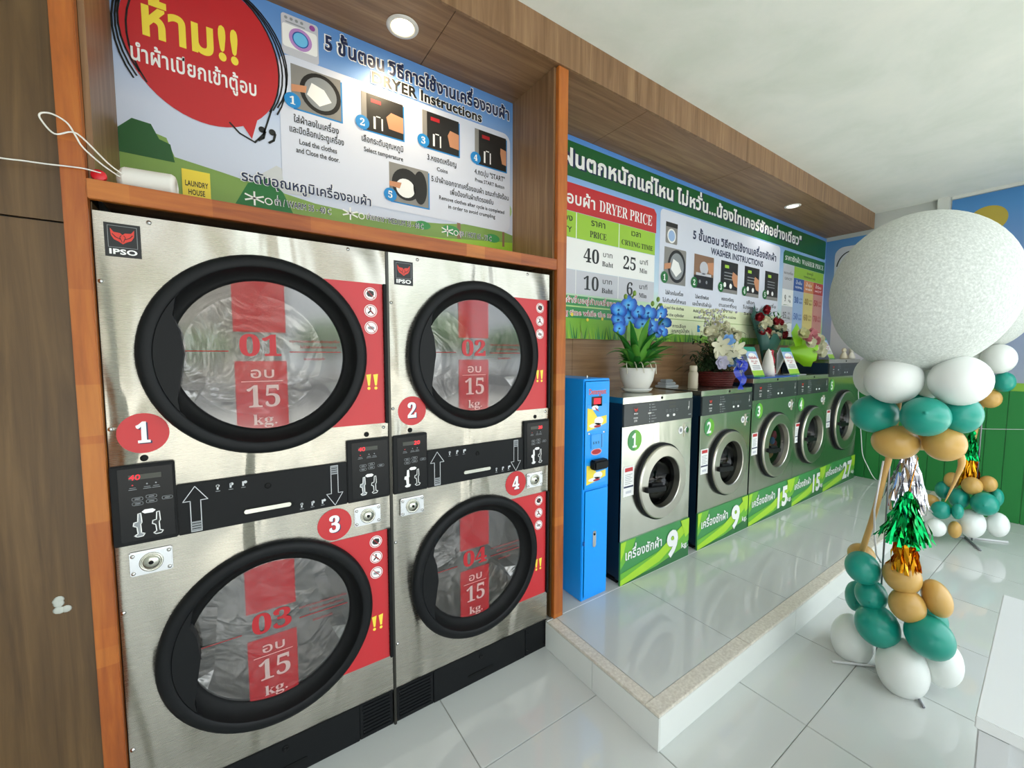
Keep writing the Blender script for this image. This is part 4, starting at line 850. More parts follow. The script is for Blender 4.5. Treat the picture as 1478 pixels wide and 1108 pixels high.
# ------------------------------------------------------------------ things on top of the washers
LEAF = mat('orchid_leaf', '2f7a2c', .35); LEAF2 = mat('orchid_leaf_light', '5fa03a', .35); STEMG = mat('green_stem', '6d8a4a', .5)
def strap(b, p0, dirn, L, w, droop, m, n=8, fold=.25):      # arching strap leaf
    d = Vector(dirn); d.z = 0; d = d.normalized() if d.length > 1e-4 else Vector((1, 0, 0)); s = Vector((-d.y, d.x, 0)); rise = dirn[2]
    vs = []
    for i in range(n+1):
        t = i/n; c = Vector(p0)+d*(L*t*(.55+.45*t))+Vector((0, 0, rise*L*t-droop*L*t*t)); ww = w*math.sin(PI*min(1, .12+.88*t)**.75) if t < 1 else .0005
        vs += [c-s*ww/2+Vector((0, 0, fold*ww)), c, c+s*ww/2+Vector((0, 0, fold*ww))]
    b.add(vs, [f for i in range(n) for f in ((3*i, 3*i+1, 3*i+4, 3*i+3), (3*i+1, 3*i+2, 3*i+5, 3*i+4))], m, True)
def petals(b, n, r, w, m, cup=.25, r0=.08, rot=0, tip=.5):
    for k in range(n):
        a = rot+2*PI*k/n; R3 = Matrix.Rotation(a, 3, 'Z'); vs = []
        for i in range(6):
            t = i/5; x = r*(r0+(1-r0)*t); ww = w*math.sin(PI*(.12+.80*t)**(1+tip*.3)); z = cup*r*t*t
            vs += [R3 @ Vector((x, -ww/2, z+.12*ww)), R3 @ Vector((x, 0, z)), R3 @ Vector((x, ww/2, z+.12*ww))]
        b.add(vs, [f for i in range(5) for f in ((3*i, 3*i+1, 3*i+4, 3*i+3), (3*i+1, 3*i+2, 3*i+5, 3*i+4))], m, True)
ORC = mat('blue_orchid_petal', '2a86d8', .45); _tc = nd(ORC, 'ShaderNodeTexCoord'); _vl = nd(ORC, 'ShaderNodeVectorMath', operation='LENGTH'); lk(ORC, _tc.outputs['Object'], _vl.inputs[0])
_mr = nd(ORC, 'ShaderNodeMapRange'); _mr.inputs[2].default_value = .055; lk(ORC, _vl.outputs['Value'], _mr.inputs[0])
lk(ORC, ramp(ORC, _mr.outputs[0], [(0, '1d5cb0'), (.15, '66b6e6'), (.45, '3594de'), (.75, '1a62c2'), (1, '103f98')]), base(ORC)); ORC.node_tree.nodes['Principled BSDF'].inputs['Subsurface Weight'].default_value = .15
px, py, pz = 2.545, .205, 1.2865
t = thing('orchid_pot', 'blue artificial orchid in a white pot on washer number 1', 'potted plant', (px, py, pz))
MB().lathe([(0, .0), (.10, 0), (.125, .012), (.14, .03), (.136, .03), (.10, .014), (0, .014)], mat('white_saucer', 'dcdcd8', .3), n=40).build('saucer', t).scale = (.74, .74, .9)
MB().lathe([(0, .016), (.095, .016), (.112, .03), (.145, .09), (.158, .15), (.165, .172), (.168, .176), (.162, .182), (.150, .178), (.145, .155), (0, .15)], mat('white_pot_glaze', 'dedcd6', .25), n=48).build('pot', t).scale = (.72, .72, .9)
for i in range(64):
    a = random.uniform(0, 2*PI); b = MB(); up = random.uniform(.7, 2.3)
    strap(b, (.04*math.cos(a), .04*math.sin(a)*.7, .14), (math.cos(a), math.sin(a)*(.35 if math.sin(a) > 0 else .8), up), random.uniform(.15, .25)*(.45 if math.sin(a) > -.1 and abs(math.cos(a)) < .9 else 1), random.uniform(.040, .058), random.uniform(.2, .75)*up, random.choice((LEAF, LEAF, LEAF2))); b.build('leaf', t)
RT_ = mat('aerial_root', 'cfc8b4', .6)
for i in range(12):
    a = random.uniform(0, 2*PI); r = .095
    P = [(r*.6*math.cos(a), r*.6*math.sin(a), .17), (r*math.cos(a), r*math.sin(a), .20), (r*1.25*math.cos(a+.1), r*1.25*math.sin(a+.1), .19), (r*1.35*math.cos(a+.2), r*1.35*math.sin(a+.2), random.uniform(.10, .15))]
    MB().tube(smooth_path(P, 4), .0032, RT_, 6).build('root', t)
def wp(u, v, y): return bp(u, v, 1, y)-Vector((px, py, pz))
stems = [[(0, 0, .16), wp(905, 500, .2), wp(906, 460, .19), wp(912, 432, .18), wp(916, 424, .17)], [(.02, 0, .16), wp(925, 490, .2), wp(938, 465, .19), wp(946, 448, .18), wp(952, 438, .18)]]
for P in stems: MB().tube(smooth_path(P), .005, STEMG, 7).build('stem', t)
fb = MB(); petals(fb, 2, .058, .075, ORC, .12, .05, 0); petals(fb, 3, .056, .045, ORC, .05, .05, PI/2); fb.ell((0, 0, .01), (.007, .006, .008), mat('orchid_lip', '2d55a0', .4), 8, 6); fl0 = None
for u, v, k in ((906, 440, 1.3), (892, 448, 1.15), (907, 459, 1.35), (891, 462, 1.2), (920, 450, 1.1), (926, 455, 1.15), (935, 452, 1.2), (953, 452, 1.1), (927, 468, 1.2), (940, 470, 1.2), (957, 468, 1.15), (945, 480, 1.0), (893, 474, 1.0), (955, 478, 1.0)):
    o = fb.build('blossom', t) if fl0 is None else dup(fl0, t); fl0 = fl0 or o
    o.location = wp(u, v, .13+random.uniform(-.03, .05)); o.rotation_euler = (PI/2+random.uniform(-.3, .3), random.uniform(-.4, .4), -.45+random.uniform(-.5, .5)); k *= .85; o.scale = (k, k, k)
bud = mat('orchid_bud', '7a9a3a', .5)
for u, v in ((903, 428), (916, 423), (910, 430), (942, 438), (950, 432), (954, 441)):
    MB().ell(wp(u, v, .16), (.012, .012, .018), bud, 8, 6).build('bud', t)
# small clear plastic box and white bottle between washers 1 and 2
t = thing('plastic_tub', 'small stack of clear and white plastic trays behind the gap between washers 1 and 2', 'tub', (2.975, .28, 1.2865))
MB().bbox((0, 0, 0), (.16, .10, .018), mat('grey_white_plastic', 'b8bcc0', .3), .004).build('lower_tray', t); MB().bbox((.015, .01, .0185), (.14, .09, .042), mat('clear_plastic', 'a9adb2', .15), .006).build('upper_tray', t); MB().bbox((.03, .02, .0425), (.12, .08, .062), mat('milky_plastic', '9ea3a8', .2), .006).build('tub_lid', t)
t = thing('bottle', 'small beige bottle left of the flower basket', 'bottle', (bp(1000, 556, 1, .14).x, .14, 1.2865))
MB().lathe([(0, 0), (.030, 0), (.034, .006), (.034, .11), (.028, .125), (.024, .13)], mat('beige_bottle', 'b3a996', .4), n=24).build('body', t); MB().lathe([(.024, .13), (.026, .131), (.026, .165), (.022, .17), (0, .17)], mat('beige_cap', 'c2b9a6', .4), n=24).build('cap', t)
# flower basket
bx, by, bz = 3.505, .20, 1.2865
t = thing('flower_basket', 'red wicker basket of white flowers with blue ribbon on washer number 2', 'flower arrangement', (bx, by, bz))
WK = mat('dark_red_wicker', '5e1c18', .55); b = MB()
for j in range(7):
    n = 44; z = .01+j*.017; r = .110+.005*j
    b.tube([(math.cos(2*PI*i/n)*(r+.004*(1 if (i+j) % 2 else -1)), math.sin(2*PI*i/n)*(r+.004*(1 if (i+j) % 2 else -1)), z) for i in range(n+1)], .009, WK, 6, False)
b.lathe([(0, .002), (.104, .002), (.14, .12)], WK, n=30); b.build('basket', t)
GD = mat('dark_foliage', '26401f', .6); b = MB()
for i in range(800):
    p = Vector((min(.10, random.gauss(-.04, .08)), random.gauss(0, .06), .12+abs(random.gauss(0, .11)))); d = Vector((p.x*3+random.uniform(-.3, .3), random.uniform(-.7, .3), random.uniform(-.2, 1))).normalized()
    strap(b, p, (d.x, d.y, d.z), random.uniform(.035, .08), random.uniform(.010, .022), .3, GD, 3)
b.build('foliage', t, kind='stuff')
IV = mat('ivory_petal', 'cfccb0', .55); IV2 = mat('cream_petal', 'c6c494', .5); LB = mat('light_blue_petal', '6f9fd8', .5); LV = mat('lavender_petal', 'b7b3c8', .5); RR = mat('dark_red_petal', '8a1620', .5)
def bpt(u, v, y, o): return bp(u, v, 1, y)-Vector(o)
O = (bx, by, bz); f0 = None
def rose(m):
    b = MB(); b.ell((0, 0, .0), (.013, .013, .016), m, 8, 6)
    for r, w, c, rt in ((.020, .024, 1.3, 0), (.026, .030, .9, .6), (.032, .034, .5, .2)): petals(b, 5, r, w, m, c, .2, rt)
    return b
rw = rose(IV)
for u, v in ((1029, 477), (1042, 474), (1037, 486), (1049, 480), (1056, 478), (1033, 468), (1046, 470), (1024, 490), (1062, 483), (1060, 490), (1028, 482), (1019, 478), (1052, 487), (1036, 496)):
    o = rw.build('rose', t) if f0 is None else dup(f0, t); f0 = f0 or o; o.location = bpt(u, v, .10+random.uniform(0, .08), O); o.rotation_euler = (PI/2+random.uniform(-.5, .3), random.uniform(-.4, .4), -.5+random.uniform(-.5, .5)); k = random.uniform(.9, 1.35); o.scale = (k, k, k)
b = MB()
for i in range(150):
    u = random.gauss(1030, 9); v = random.uniform(446, 482); p = bpt(u, v, .14+random.uniform(-.04, .08), O); b.ell(p, random.uniform(.005, .010), random.choice((IV, IV2, LV)), 6, 4)
for i in range(18):
    b.tube([(random.uniform(-.05, .03), 0, .15), bpt(random.gauss(1030, 10), random.uniform(446, 478), .15, O)], .0018, STEMG, 4)
b.build('filler_flowers', t, kind='stuff')
lily = MB(); petals(lily, 6, .105, .062, IV, .35, .05, 0, .6); 
for k in range(5): lily.tube([(0, 0, .01), (.02*math.cos(k*1.26), .02*math.sin(k*1.26), .05)], .0015, IV2, 4)
f0 = None
for u, v, k in ((1047, 511, .85), (1062, 506, .8), (1040, 499, .7)):
    o = lily.build('lily', t) if f0 is None else dup(f0, t); f0 = f0 or o; o.location = bpt(u, v, .07, O); o.rotation_euler = (PI/2+random.uniform(-.3, .2), random.uniform(-.3, .3), -.5+random.uniform(-.3, .3)); o.scale = (k, k, k)
for u, v, m in ((1055, 520, LB), (1050, 492, LB), (1041, 523, LV)):
    b = MB(); petals(b, 6, .055, .045, m, .3, .1); petals(b, 5, .035, .035, m, .7, .1, .4); o = b.build('blue_flower', t); o.location = bpt(u, v, .06, O); o.rotation_euler = (PI/2, 0, -.5)
for u, v in ((1034, 512), (1069, 526)):
    MB().ell(bpt(u, v, .05, O), (.014, .014, .03), IV, 10, 8).build('lily_bud', t)
SAT = mat('blue_satin_ribbon', '142ca8', .3)
for P, w in (([(1066, 520), (1063, 535), (1068, 548), (1069, 562)], .07), ([(1070, 515), (1076, 524), (1074, 536), (1071, 540)], .06), ([(1068, 518), (1074, 528), (1066, 534), (1070, 520)], .06), ([(1068, 530), (1074, 545), (1071, 556)], .06)):
    Q = smooth_path([bpt(u, v, -.035, O) for u, v in P], 5); b = MB(); vs = []
    for i, p in enumerate(Q): a = .8*math.sin(i*.7); d = Vector((math.cos(a), math.sin(a)*.4, 0))*w/2; vs += [p-d, p+d]
    b.add(vs, [(2*i, 2*i+1, 2*i+3, 2*i+2) for i in range(len(Q)-1)], SAT, True); b.build('ribbon', t)
# tall bouquet in dark green wrapping, leaning
O = (4.54, .29, 1.3495)
t = thing('wrapped_bouquet', 'tall bouquet of red and white roses in dark green paper behind the tent cards', 'bouquet', O)
WR = mat('dark_green_wrapping', '2c5a52', .5); b = MB()
apex = Vector((-.05, -.03, .04)); top = []; n = 22
for i in range(n+1):
    a = 2*PI*i/n; f = 1+.10*math.sin(a*5)+.05*math.sin(a*9+1)
    top.append(Vector((.03+.26*f*math.cos(a), .02+.085*f*math.sin(a), .50+.14*math.sin(a)*1.0+.05*math.sin(a*7))))
mid = [apex.lerp(p, .45)*1.0+Vector((0, 0, .0)) for p in top]; lowr = [apex+Vector(((p-apex).x*.12, (p-apex).y*.2, 0.0)) for p in top]
b.add(lowr+mid+top, [(j*(n+1)+i, j*(n+1)+i+1, (j+1)*(n+1)+i+1, (j+1)*(n+1)+i) for j in (0, 1) for i in range(n)], WR, True)
b.build('wrapping', t)
fr0 = {}
for u, v, m in ((1104, 447, 'r'), (1095, 457, 'r'), (1104, 462, 'w'), (1099, 470, 'w'), (1108, 466, 'w'), (1118, 464, 'r'), (1098, 479, 'r'), (1106, 478, 'r'), (1120, 472, 'w'), (1114, 482, 'w'), (1122, 485, 'w'), (1128, 473, 'w'), (1120, 490, 'r'), (1129, 482, 'r'), (1103, 486, 'w'), (1124, 466, 'r')):
    if m not in fr0: fr0[m] = rose(IV if m == 'w' else RR).build('rose', t); o = fr0[m]
    else: o = dup(fr0[m], t)
    o.location = bpt(u, v, .275, O); o.rotation_euler = (PI/2+random.uniform(-.5, .2), random.uniform(-.3, .3), -.6+random.uniform(-.3, .3)); k = random.uniform(1.15, 1.5); o.scale = (k, k, k)
b = MB()
for i in range(150):
    p = bpt(random.gauss(1110, 10), random.gauss(472, 11), .30, O); strap(b, p, (random.uniform(-1, 1), random.uniform(-1, 0), random.uniform(0, 1)), .05, .014, .3, random.choice((GD, LEAF)), 3)
b.build('foliage', t, kind='stuff')
# lying bouquet in lime wrapping
O = (5.0, .24, 1.3495)
t = thing('lime_bouquet', 'bouquet in bright lime wrapping lying behind washer number 4 with pink and white roses', 'bouquet', O)
LW = mat('lime_wrapping', '8cc81e', .4, 0); b = MB(); n = 18
def P_(u, v, y=.13): return bpt(u, v, y, O)
c0, c1 = P_(1134, 507, .24), P_(1170, 505, .10); axis = (c1-c0).normalized(); e1 = Vector((0, 0, 1)); e2 = axis.cross(e1).normalized()
rings = []
for t_, r in ((0, .03), (.3, .09), (.7, .19), (1.0, .20)):
    c = c0.lerp(c1, t_); rings.append([c+(e1*math.sin(2*PI*i/n)*r*.75+e2*math.cos(2*PI*i/n)*r*.5)*(1+.14*math.sin(i*2.4)) for i in range(n+1)])
b.add([p for r in rings for p in r], [(j*(n+1)+i, j*(n+1)+i+1, (j+1)*(n+1)+i+1, (j+1)*(n+1)+i) for j in range(3) for i in range(n)], LW, True)
b.add([P_(1148, 500), P_(1142, 480), P_(1150, 466), P_(1157, 480), P_(1164, 496), P_(1153, 478)], [(0, 1, 5), (1, 2, 5), (2, 3, 5), (3, 4, 5), (4, 0, 5)], LW); b.build('wrapping', t, bev=0)
PK = mat('pink_rose_petal', 'c07a80', .5); fr0 = {}
for u, v, m in ((1162, 487, 'p'), (1170, 482, 'p'), (1174, 492, 'p'), (1168, 494, 'w'), (1180, 490, 'w'), (1183, 498, 'w'), (1178, 503, 'w'), (1158, 482, 'y'), (1184, 508, 'w')):
    if m not in fr0: fr0[m] = rose({'p': PK, 'w': IV, 'y': IV2}[m]).build('rose', t); o = fr0[m]
    else: o = dup(fr0[m], t)
    o.location = bpt(u, v, .04, O); o.rotation_euler = (PI/2+random.uniform(-.4, .2), 0, -.6+random.uniform(-.3, .3)); o.scale = (1.7, 1.7, 1.7)
# tent cards
def tent_card(x, y, z, W, Hh, lab, ang=0):
    t = thing('tent_card', lab, 'card', (x, y, z), 'printed tent cards on the washers', rz=ang)
    tl = .095; b = MB()
    for s_ in (-1, 1): b.add([(0, s_*tl-.001, 0), (W, s_*tl-.001, 0), (W, 0-.001, Hh), (0, 0-.001, Hh), (0, s_*tl+.001, 0), (W, s_*tl+.001, 0), (W, .001, Hh), (0, .001, Hh)], [(0, 1, 2, 3), (7, 6, 5, 4), (0, 4, 5, 1), (1, 5, 6, 2), (3, 2, 6, 7), (0, 3, 7, 4)], WHITE)
    b.build('card_stock', t); U = Vector((0, tl, Hh)).normalized(); Nn = Vector((0, -Hh, tl)).normalized(); L = math.hypot(tl, Hh)
    s = Sheet(t, (0, -tl-.001, 0), (1, 0, 0), U, Nn); s.rect(0, 0, W, L*.22, LIME, 1); s.rect(0, L*.85, W, L, mat_teal, 1); s.rect(0, L*.62, W, L*.85, PBLU, 1); s.rect(0, 0, W, L*.05, GRN2, 2); s.poly([circ(W*.5, L*.68, W*.36, 18, L*.12)], WHITE, 2); s.done('card_print')
    s.text('โปรโมชั่น', W*.14, W*.86, L*.60, L*.07, PINK, 3, .05); s.text('โปรโมชั่น', W*.15, W*.85, L*.60, L*.07, REDD, 4); s.text('ซัก อบ', W*.2, W*.8, L*.49, L*.06, REDD, 4); s.text('ฟรี', W*.35, W*.65, L*.42, L*.05, REDD, 4)
    for i in range(3): s.rect(W*.15, L*(.36-i*.05), W*.85, L*(.375-i*.05), NAVYP, 3)
    s.done('card_lettering')
mat_teal = mat('teal_green_print', '2a8f74', .4)
tent_card(bp(1089, 538, 1, .02).x, .116, 1.3565, .18, .245, 'leaning tent card beside the flower basket, first of the three cards', .0)
tent_card(bp(1141, 538, 1, .02).x, .116, 1.3565, .20, .245, 'tent card to the right of the red and white toy, second of the three cards', .0)
tent_card(bp(1198, 513, 1, .02).x, .116, 1.494, .14, .23, 'tent card on the tallest washer, third of the three cards')
tag(MB().bbox((3.74, -.03, 1.3485), (4.46, .24, 1.3555), mat('blue_folder', '2456b0', .35), .002).build('blue_folder'), 'flat blue folder under the tent cards on washers 3 and 4', 'folder')
t = thing('small_box', 'white leaflet lying flat right of the second tent card on washer number 4', 'leaflet', (4.62, .05, 1.3485)); t.name = 'leaflet'
MB().bbox((0, 0, 0), (.2, .12, .006), WH2, .001).build('sheet', t)
# red and white folded towel animal
t = thing('party_cone', 'white and red cone shaped toy standing between the tent cards', 'toy', (bp(1108, 538, 1, .07).x, .07, 1.3555))
MB().lathe([(0, 0), (.055, 0), (.05, .06), (.035, .15), (.018, .21), (0, .235)], mat('white_plush', 'dcd8d0', .8), n=24).build('body', t)
b = MB()
for i in range(14): a = i/13; b.ell((.03+.012*math.sin(i), -.03+.02*a, .02+.19*a), (.022, .018, .016), mat('red_tinsel', 'a81830', .35) if i == 0 else b.mats[0], 8, 6)
b.build('red_trim', t)
b = MB()
for i in range(10): a = i/9; b.ell((.045-.03*a, -.042+.03*a, .02+.19*a), .006, mat('white_bead', 'eeeeee', .4) if i == 0 else b.mats[0], 8, 6)
b.build('bead_string', t, kind='stuff')
t = thing('glass_shelf', 'dark box behind the toy between the tent cards on washer number 3', 'box', (4.235, .13, 1.3555)); t.name = 'dark_box'
MB().bbox((0, 0, 0), (.15, .05, .20), mat('dark_brown_card', '33200f', .6), .003).build('body', t); MB().bbox((-.004, -.004, .2005), (.154, .054, .225), mat('dark_green_card', '24401c', .6), .003).build('lid', t)
# little figures on the tallest washer
for i, (u, c, lab) in enumerate(((1218, 'd8cfb8', 'small cream figurine on the tallest washer, nearer the card'), (1229, 'e4e0d4', 'small white figurine on the tallest washer, farther from the card'))):
    p = bp(u, 512, 1, .10); t = thing('figurine', lab, 'figurine', (p.x, .10, 1.494), 'figurines on the tallest washer')
    m = mat('figurine_paint', c, .4); MB().lathe([(0, 0), (.035, 0), (.036, .02), (.022, .06), (.014, .075)], m, n=16).build('body', t); MB().ell((0, 0, .095), (.024, .022, .026), m, 12, 8).build('head', t)
    MB().ell((.03, 0, .05), (.03, .012, .016), BLKM if i else m, 8, 6).build('arm', t)

# ------------------------------------------------------------------ white cable
p = [bp(u, v, 0, XR-.035) for u, v in ((1238, 545), (1240, 590), (1243, 630), (1245, 655), (1252, 672), (1262, 690))]
p += [Vector((6.10, -.25, ZP+.01)), Vector((6.0, -.5, ZP+.006))]
tag(MB().tube(smooth_path(p), .0045, WHITE, 6).build('power_cable'), 'white cable hanging down the green boards beside the tallest washer', 'cable')
tag(MB().tube([(XR-.025, -.80, .835), (XR-.025, -.95, .842), (XR-.025, -1.6, .93), (XR-.025, -2.2, 1.02)], .0022, WHITE, 6).build('wall_cable'), 'thin white cable running across the green boards behind the rear balloons', 'cable')

# ------------------------------------------------------------------ balloons
def latex(name, c, ss=.12):
    m = mat(name, c, .33); b = m.node_tree.nodes['Principled BSDF']; b.inputs['Subsurface Weight'].default_value = ss; b.inputs['Subsurface Radius'].default_value = (.05, .05, .05); return m
LT = {'w': latex('white_balloon_latex', 'e3e6e1', .2), 't': latex('teal_balloon_latex', '14917f'), 'g': latex('gold_balloon_latex', 'c29a52')}
_bb = MB(); _bb.lathe([(0, 1.0)]+[(math.sin(PI*i/20)*(1-.06*(1-math.cos(PI*i/20))/2*1.0), math.cos(PI*i/20)*(1 if i < 10 else 1.04)) for i in range(1, 20)]+[(.03, -1.06), (.022, -1.08), (.06, -1.13), (0, -1.12)], LT['w'], n=32)
BM = {}
def balloon(parent, u, v, ru, rv, X, c, tilt=None, name='balloon', **kw):
    kf = random.random() < .5
    if c not in BM:
        _bb.mats = [LT[c]]; o = _bb.build(name, parent); BM[c] = o
    else: o = dup(BM[c], parent)
    C_ = bp(u, v, 0, X); d = C_-CAM; Z = d.dot(FW); hz = Vector((d.x, d.y, 0)); cs = (hz.normalized()).dot(Vector((FW.x, FW.y, 0)).normalized())
    rh = ru*Z*cs/FPX; rvv = rv*Z/FPX; o.location = C_-parent.location; dep = (rh+rvv)/2*1.05
    yaw = math.atan2(d.y, d.x)-PI/2; M = Matrix.Rotation(yaw, 3, 'Z')
    # local z (long axis through the knot) points partly towards the column's middle, away from the viewer
    o.rotation_euler = (M @ Matrix.Rotation((-PI/2 if c == 't' and kf else PI/2)+random.uniform(-.35, .35), 3, 'X')).to_euler()
    o.scale = (rh, rvv, dep)
    if tilt: o.rotation_euler.rotate_axis('Z', tilt)
    return o
def foil(parent, name, P0, L, w, mtop, n=46, spread=.5, up=.08):
    b = MB(); P0 = Vector(P0)
    for i in range(n):
        a = random.uniform(0, 2*PI); r = random.uniform(.2, 1)*w; pts = []
        for k in range(7):
            t = k/6; pts.append(P0+Vector((math.cos(a)*r*(.25+spread*t), math.sin(a)*r*(.25+spread*t), -L*t*random.uniform(.97, 1.03)))+Vector((random.uniform(-1, 1), random.uniform(-1, 1), 0))*.006)
        vs = []; ww = random.uniform(.005, .009)
        for k, p in enumerate(pts): q = a+random.uniform(-1, 1); e = Vector((-math.sin(q), math.cos(q), 0))*ww; vs += [p-e, p+e]
        b.add(vs, [(2*k, 2*k+1, 2*k+3, 2*k+2) for k in range(6)], mtop)
    b.build(name, parent, kind='stuff')
FG = mat('green_foil', '0f9a50', .18, 1); FO = mat('gold_foil', 'd8941c', .18, 1); FS = mat('silver_foil', 'd5d5dc', .15, 1)
POLE = mat('tan_satin_pole', 'c39a58', .4); ROD = mat('grey_rod', '84868a', .35, .6); RODW = mat('white_rod', 'd8d8d8', .35)
def knot_strings(): pass
X1 = 2.88; c1 = (2.88, -1.07, 0)
t = thing('balloon_column', 'front balloon column with giant white ball, teal, gold and white balloons', 'balloons', c1, 'balloon columns beside the platform')
NET = mat('white_net_cover', 'd4d8d2', .85); _n = noise(NET, coords(NET, (1, 1, 1)), 38, 6, .7); lk(NET, ramp(NET, _n, [(.3, 'b4b9b3'), (.5, 'c8cdc7'), (.68, 'dfe3dd')]), base(NET)); bump(NET, _n, .45, .006)
def bigball(parent, u, v, ru, rv, X):
    C_ = bp(u, v, 0, X); d = C_-CAM; Z = d.dot(FW); hz = Vector((d.x, d.y, 0)); cs = hz.normalized().dot(Vector((FW.x, FW.y, 0)).normalized())
    rh = ru*Z*cs/FPX; rvv = rv*Z/FPX; b = MB(); b.lathe([(max(0, math.sin(PI*i/32)*(1+.01*math.cos(PI*i/32))), math.cos(PI*i/32)) for i in range(33)], NET, n=64)
    o = b.build('giant_ball', parent); o.location = C_-parent.location; o.rotation_euler = (0, 0, math.atan2(d.y, d.x)-PI/2); o.scale = (rh, (rh+rvv)/2, rvv); return C_, (rh+rvv)/2
bc, br = bigball(t, 1324, 423, 141, 112, X1)
for a in ((1262, 543, 33, 31, X1+.12, 'w'), (1289, 547, 46, 36, X1-.08, 'w'), (1385, 549, 51, 37, X1-.06, 'w'), (1345, 545, 40, 30, X1+.14, 'w'),
          (1262, 597, 38, 28, X1-.02, 't'), (1335, 601, 40, 29, X1-.14, 't'), (1386, 598, 36, 28, X1, 't'), (1320, 590, 36, 26, X1+.16, 't'),
          (1292, 638, 38, 25, X1-.02, 'g'), (1363, 640, 35, 26, X1-.02, 'g'), (1328, 628, 34, 22, X1+.13, 'g'),
          (1243, 800, 22, 16, X1+.05, 'g'), (1245, 819, 28, 23, X1-.07, 't', .4), (1257, 858, 26, 22, X1-.05, 't'), (1235, 860, 17, 22, X1+.06, 't'),
          (1302, 831, 31, 24, X1-.07, 'g', .2), (1309, 873, 30, 24, X1-.09, 'g'), (1352, 863, 25, 26, X1-.02, 'g', .3), (1266, 902, 36, 29, X1-.08, 't', .3), (1341, 918, 41, 31, X1-.08, 't', .3),
          (1345, 895, 26, 22, X1+.08, 't'), (1230, 922, 34, 35, X1+.02, 'w'), (1302, 963, 43, 42, X1-.07, 'w'), (1359, 955, 35, 34, X1+.02, 'w')):
    balloon(t, *a)
def stand(t, P, r=.012): MB().tube(smooth_path(P), r, POLE, 8).build('arched_arm', t)
cc = Vector(c1)
def lp(u, v, X): return bp(u, v, 0, X)-cc
stand(t, [lp(1300, 560, X1), lp(1284, 655, X1), lp(1275, 690, X1), lp(1262, 740, X1), lp(1246, 790, X1), lp(1240, 815, X1+.02)], .013)
MB().tube(smooth_path([lp(1375, 640, X1), lp(1388, 664, X1), lp(1380, 690, X1), lp(1364, 724, X1)]), [.018-.0165*i/18 for i in range(19)], POLE, 8).build('arched_arm', t)
MB().tube([(.0, .05, .01), (.0, .05, bc.z)], .004, ROD, 8).build('centre_pole', t)
MB().tube([lp(1275, 665, X1-.01), lp(1262, 735, X1-.02), lp(1262, 770, X1-.02), lp(1265, 800, X1-.02), lp(1272, 812, X1-.02)], .004, RODW, 6).build('hanging_ribbon', t)
cp_ = bp(1300, 985, 2, .006)-cc
MB().tube([bp(1201, 954, 2, .009)-cc, bp(1310, 966, 2, .009)-cc], .006, RODW, 8).build('foot_rod', t); MB().tube([bp(1333, 1020, 2, .009)-cc, bp(1300, 960, 2, .009)-cc], .006, ROD, 8).build('foot_rod', t)
g = lp(1311, 718, X1-.1); MB().ell(g+Vector((0, 0, .0)), (.018, .018, .03), FG, 12, 8).build('tassel_knot', t); foil(t, 'green_tassel', g, .20, .075, FG, 110, 1.1)
foil(t, 'gold_tassel', g+Vector((0, 0, -.10)), .24, .05, FO, 60, .9); MB().tube([g+Vector((0, 0, .02)), lp(1325, 660, X1)], .002, FO, 5).build('tassel_cord', t)
b = MB(); b.lathe([(.016, -.025), (.02, -.028), (.02, -.034), (.016, -.037)], FO, tuple(g), n=14); b.build('tassel_binding', t)
foil(t, 'silver_tassel', lp(1312, 655, X1+.12), .27, .09, FS, 150, .8)

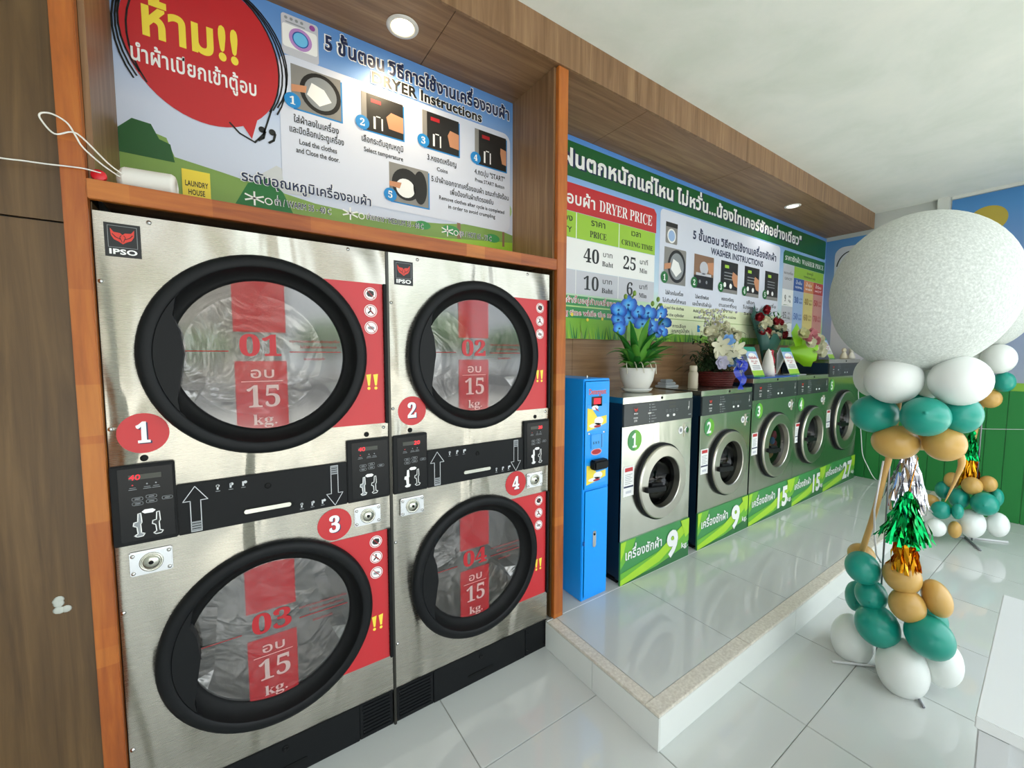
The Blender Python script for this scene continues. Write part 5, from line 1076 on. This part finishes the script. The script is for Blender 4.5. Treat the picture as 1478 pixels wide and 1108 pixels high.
X2 = 5.30; c2 = (5.30, -1.0, 0); cc = Vector(c2)
t = thing('balloon_column', 'rear balloon column near the green wall, mostly hidden behind the front one', 'balloons', c2, 'balloon columns beside the platform')
bc, br = bigball(t, 1424, 437, 74, 66, X2)
for a in ((1441, 518, 29, 22, X2-.1, 'w'), (1405, 520, 22, 20, X2, 'w'), (1449, 551, 19, 15, X2-.05, 't'), (1415, 553, 20, 15, X2, 't'), (1429, 575, 19, 14, X2-.05, 'g'), (1405, 575, 16, 13, X2, 'g'),
          (1374, 693, 13, 12, X2, 'g'), (1403, 701, 17, 13, X2-.12, 'g'), (1426, 698, 15, 12, X2-.05, 'g'), (1362, 707, 14, 13, X2, 't'), (1384, 719, 17, 15, X2-.1, 't'), (1421, 727, 23, 17, X2-.15, 't'), (1438, 718, 12, 14, X2, 't'),
          (1343, 722, 14, 9, X2-.1, 'g'), (1358, 736, 16, 13, X2-.3, 't'), (1382, 738, 10, 12, X2-.3, 't'), (1333, 743, 14, 13, X2-.1, 'w'), (1350, 761, 17, 13, X2-.35, 'w'), (1332, 763, 11, 11, X2-.15, 't'), (1378, 764, 11, 13, X2-.25, 'g'), (1402, 755, 23, 21, X2-.1, 'w'), (1440, 757, 19, 18, X2, 'w')):
    balloon(t, *a)
stand(t, [lp(1420, 575, X2), lp(1404, 640, X2), lp(1395, 690, X2), lp(1390, 730, X2)], .014)
MB().tube([(.0, -.02, .01), (.0, -.02, bc.z)], .005, ROD, 8).build('centre_pole', t)
MB().tube([bp(1455, 782, 2, .008)-cc, bp(1385, 774, 2, .008)-cc], .008, RODW, 8).build('foot_rod', t); MB().tube([bp(1415, 794, 2, .008)-cc, bp(1392, 774, 2, .008)-cc], .008, ROD, 8).build('foot_rod', t)
g = lp(1405, 625, X2); MB().ell(g, (.022, .022, .03), FG, 10, 8).build('tassel_knot', t); foil(t, 'green_tassel', g, .22, .05, FG, 60, .9); foil(t, 'gold_tassel', g+Vector((0, 0, -.10)), .34, .06, FO, 70, 1.0)

# ------------------------------------------------------------------ white table in the corner
TW = mat('white_table_top', 'd6d8d6', .3); TL = mat('white_powder_coat', 'c6c8c8', .35)
t = thing('white_table', 'white square edged table in the near right corner', 'table', (1.70, -2.265, 0), rz=.047)
L_, Wd, Ht = .79, .80, .72
MB().bbox((0, 0, Ht-.028), (L_, Wd, Ht), TW, .002).build('tabletop', t)
b = MB(); b.box((.052, .012, Ht-.085), (L_-.052, .032, Ht-.0285), TL).box((.052, Wd-.032, Ht-.085), (L_-.052, Wd-.012, Ht-.0285), TL).box((.012, .052, Ht-.085), (.032, Wd-.052, Ht-.0285), TL).box((L_-.032, .052, Ht-.085), (L_-.012, Wd-.052, Ht-.0285), TL); b.build('apron', t)
lg = None
for x in (.004, L_-.054):
    for y in (.004, Wd-.054):
        if lg is None: lg = MB().bbox((0, 0, 0), (.05, .05, Ht-.0285), TL, .003).build('leg', t); lg.location = (x, y, 0)
        else: dup(lg, t, (x, y, 0))
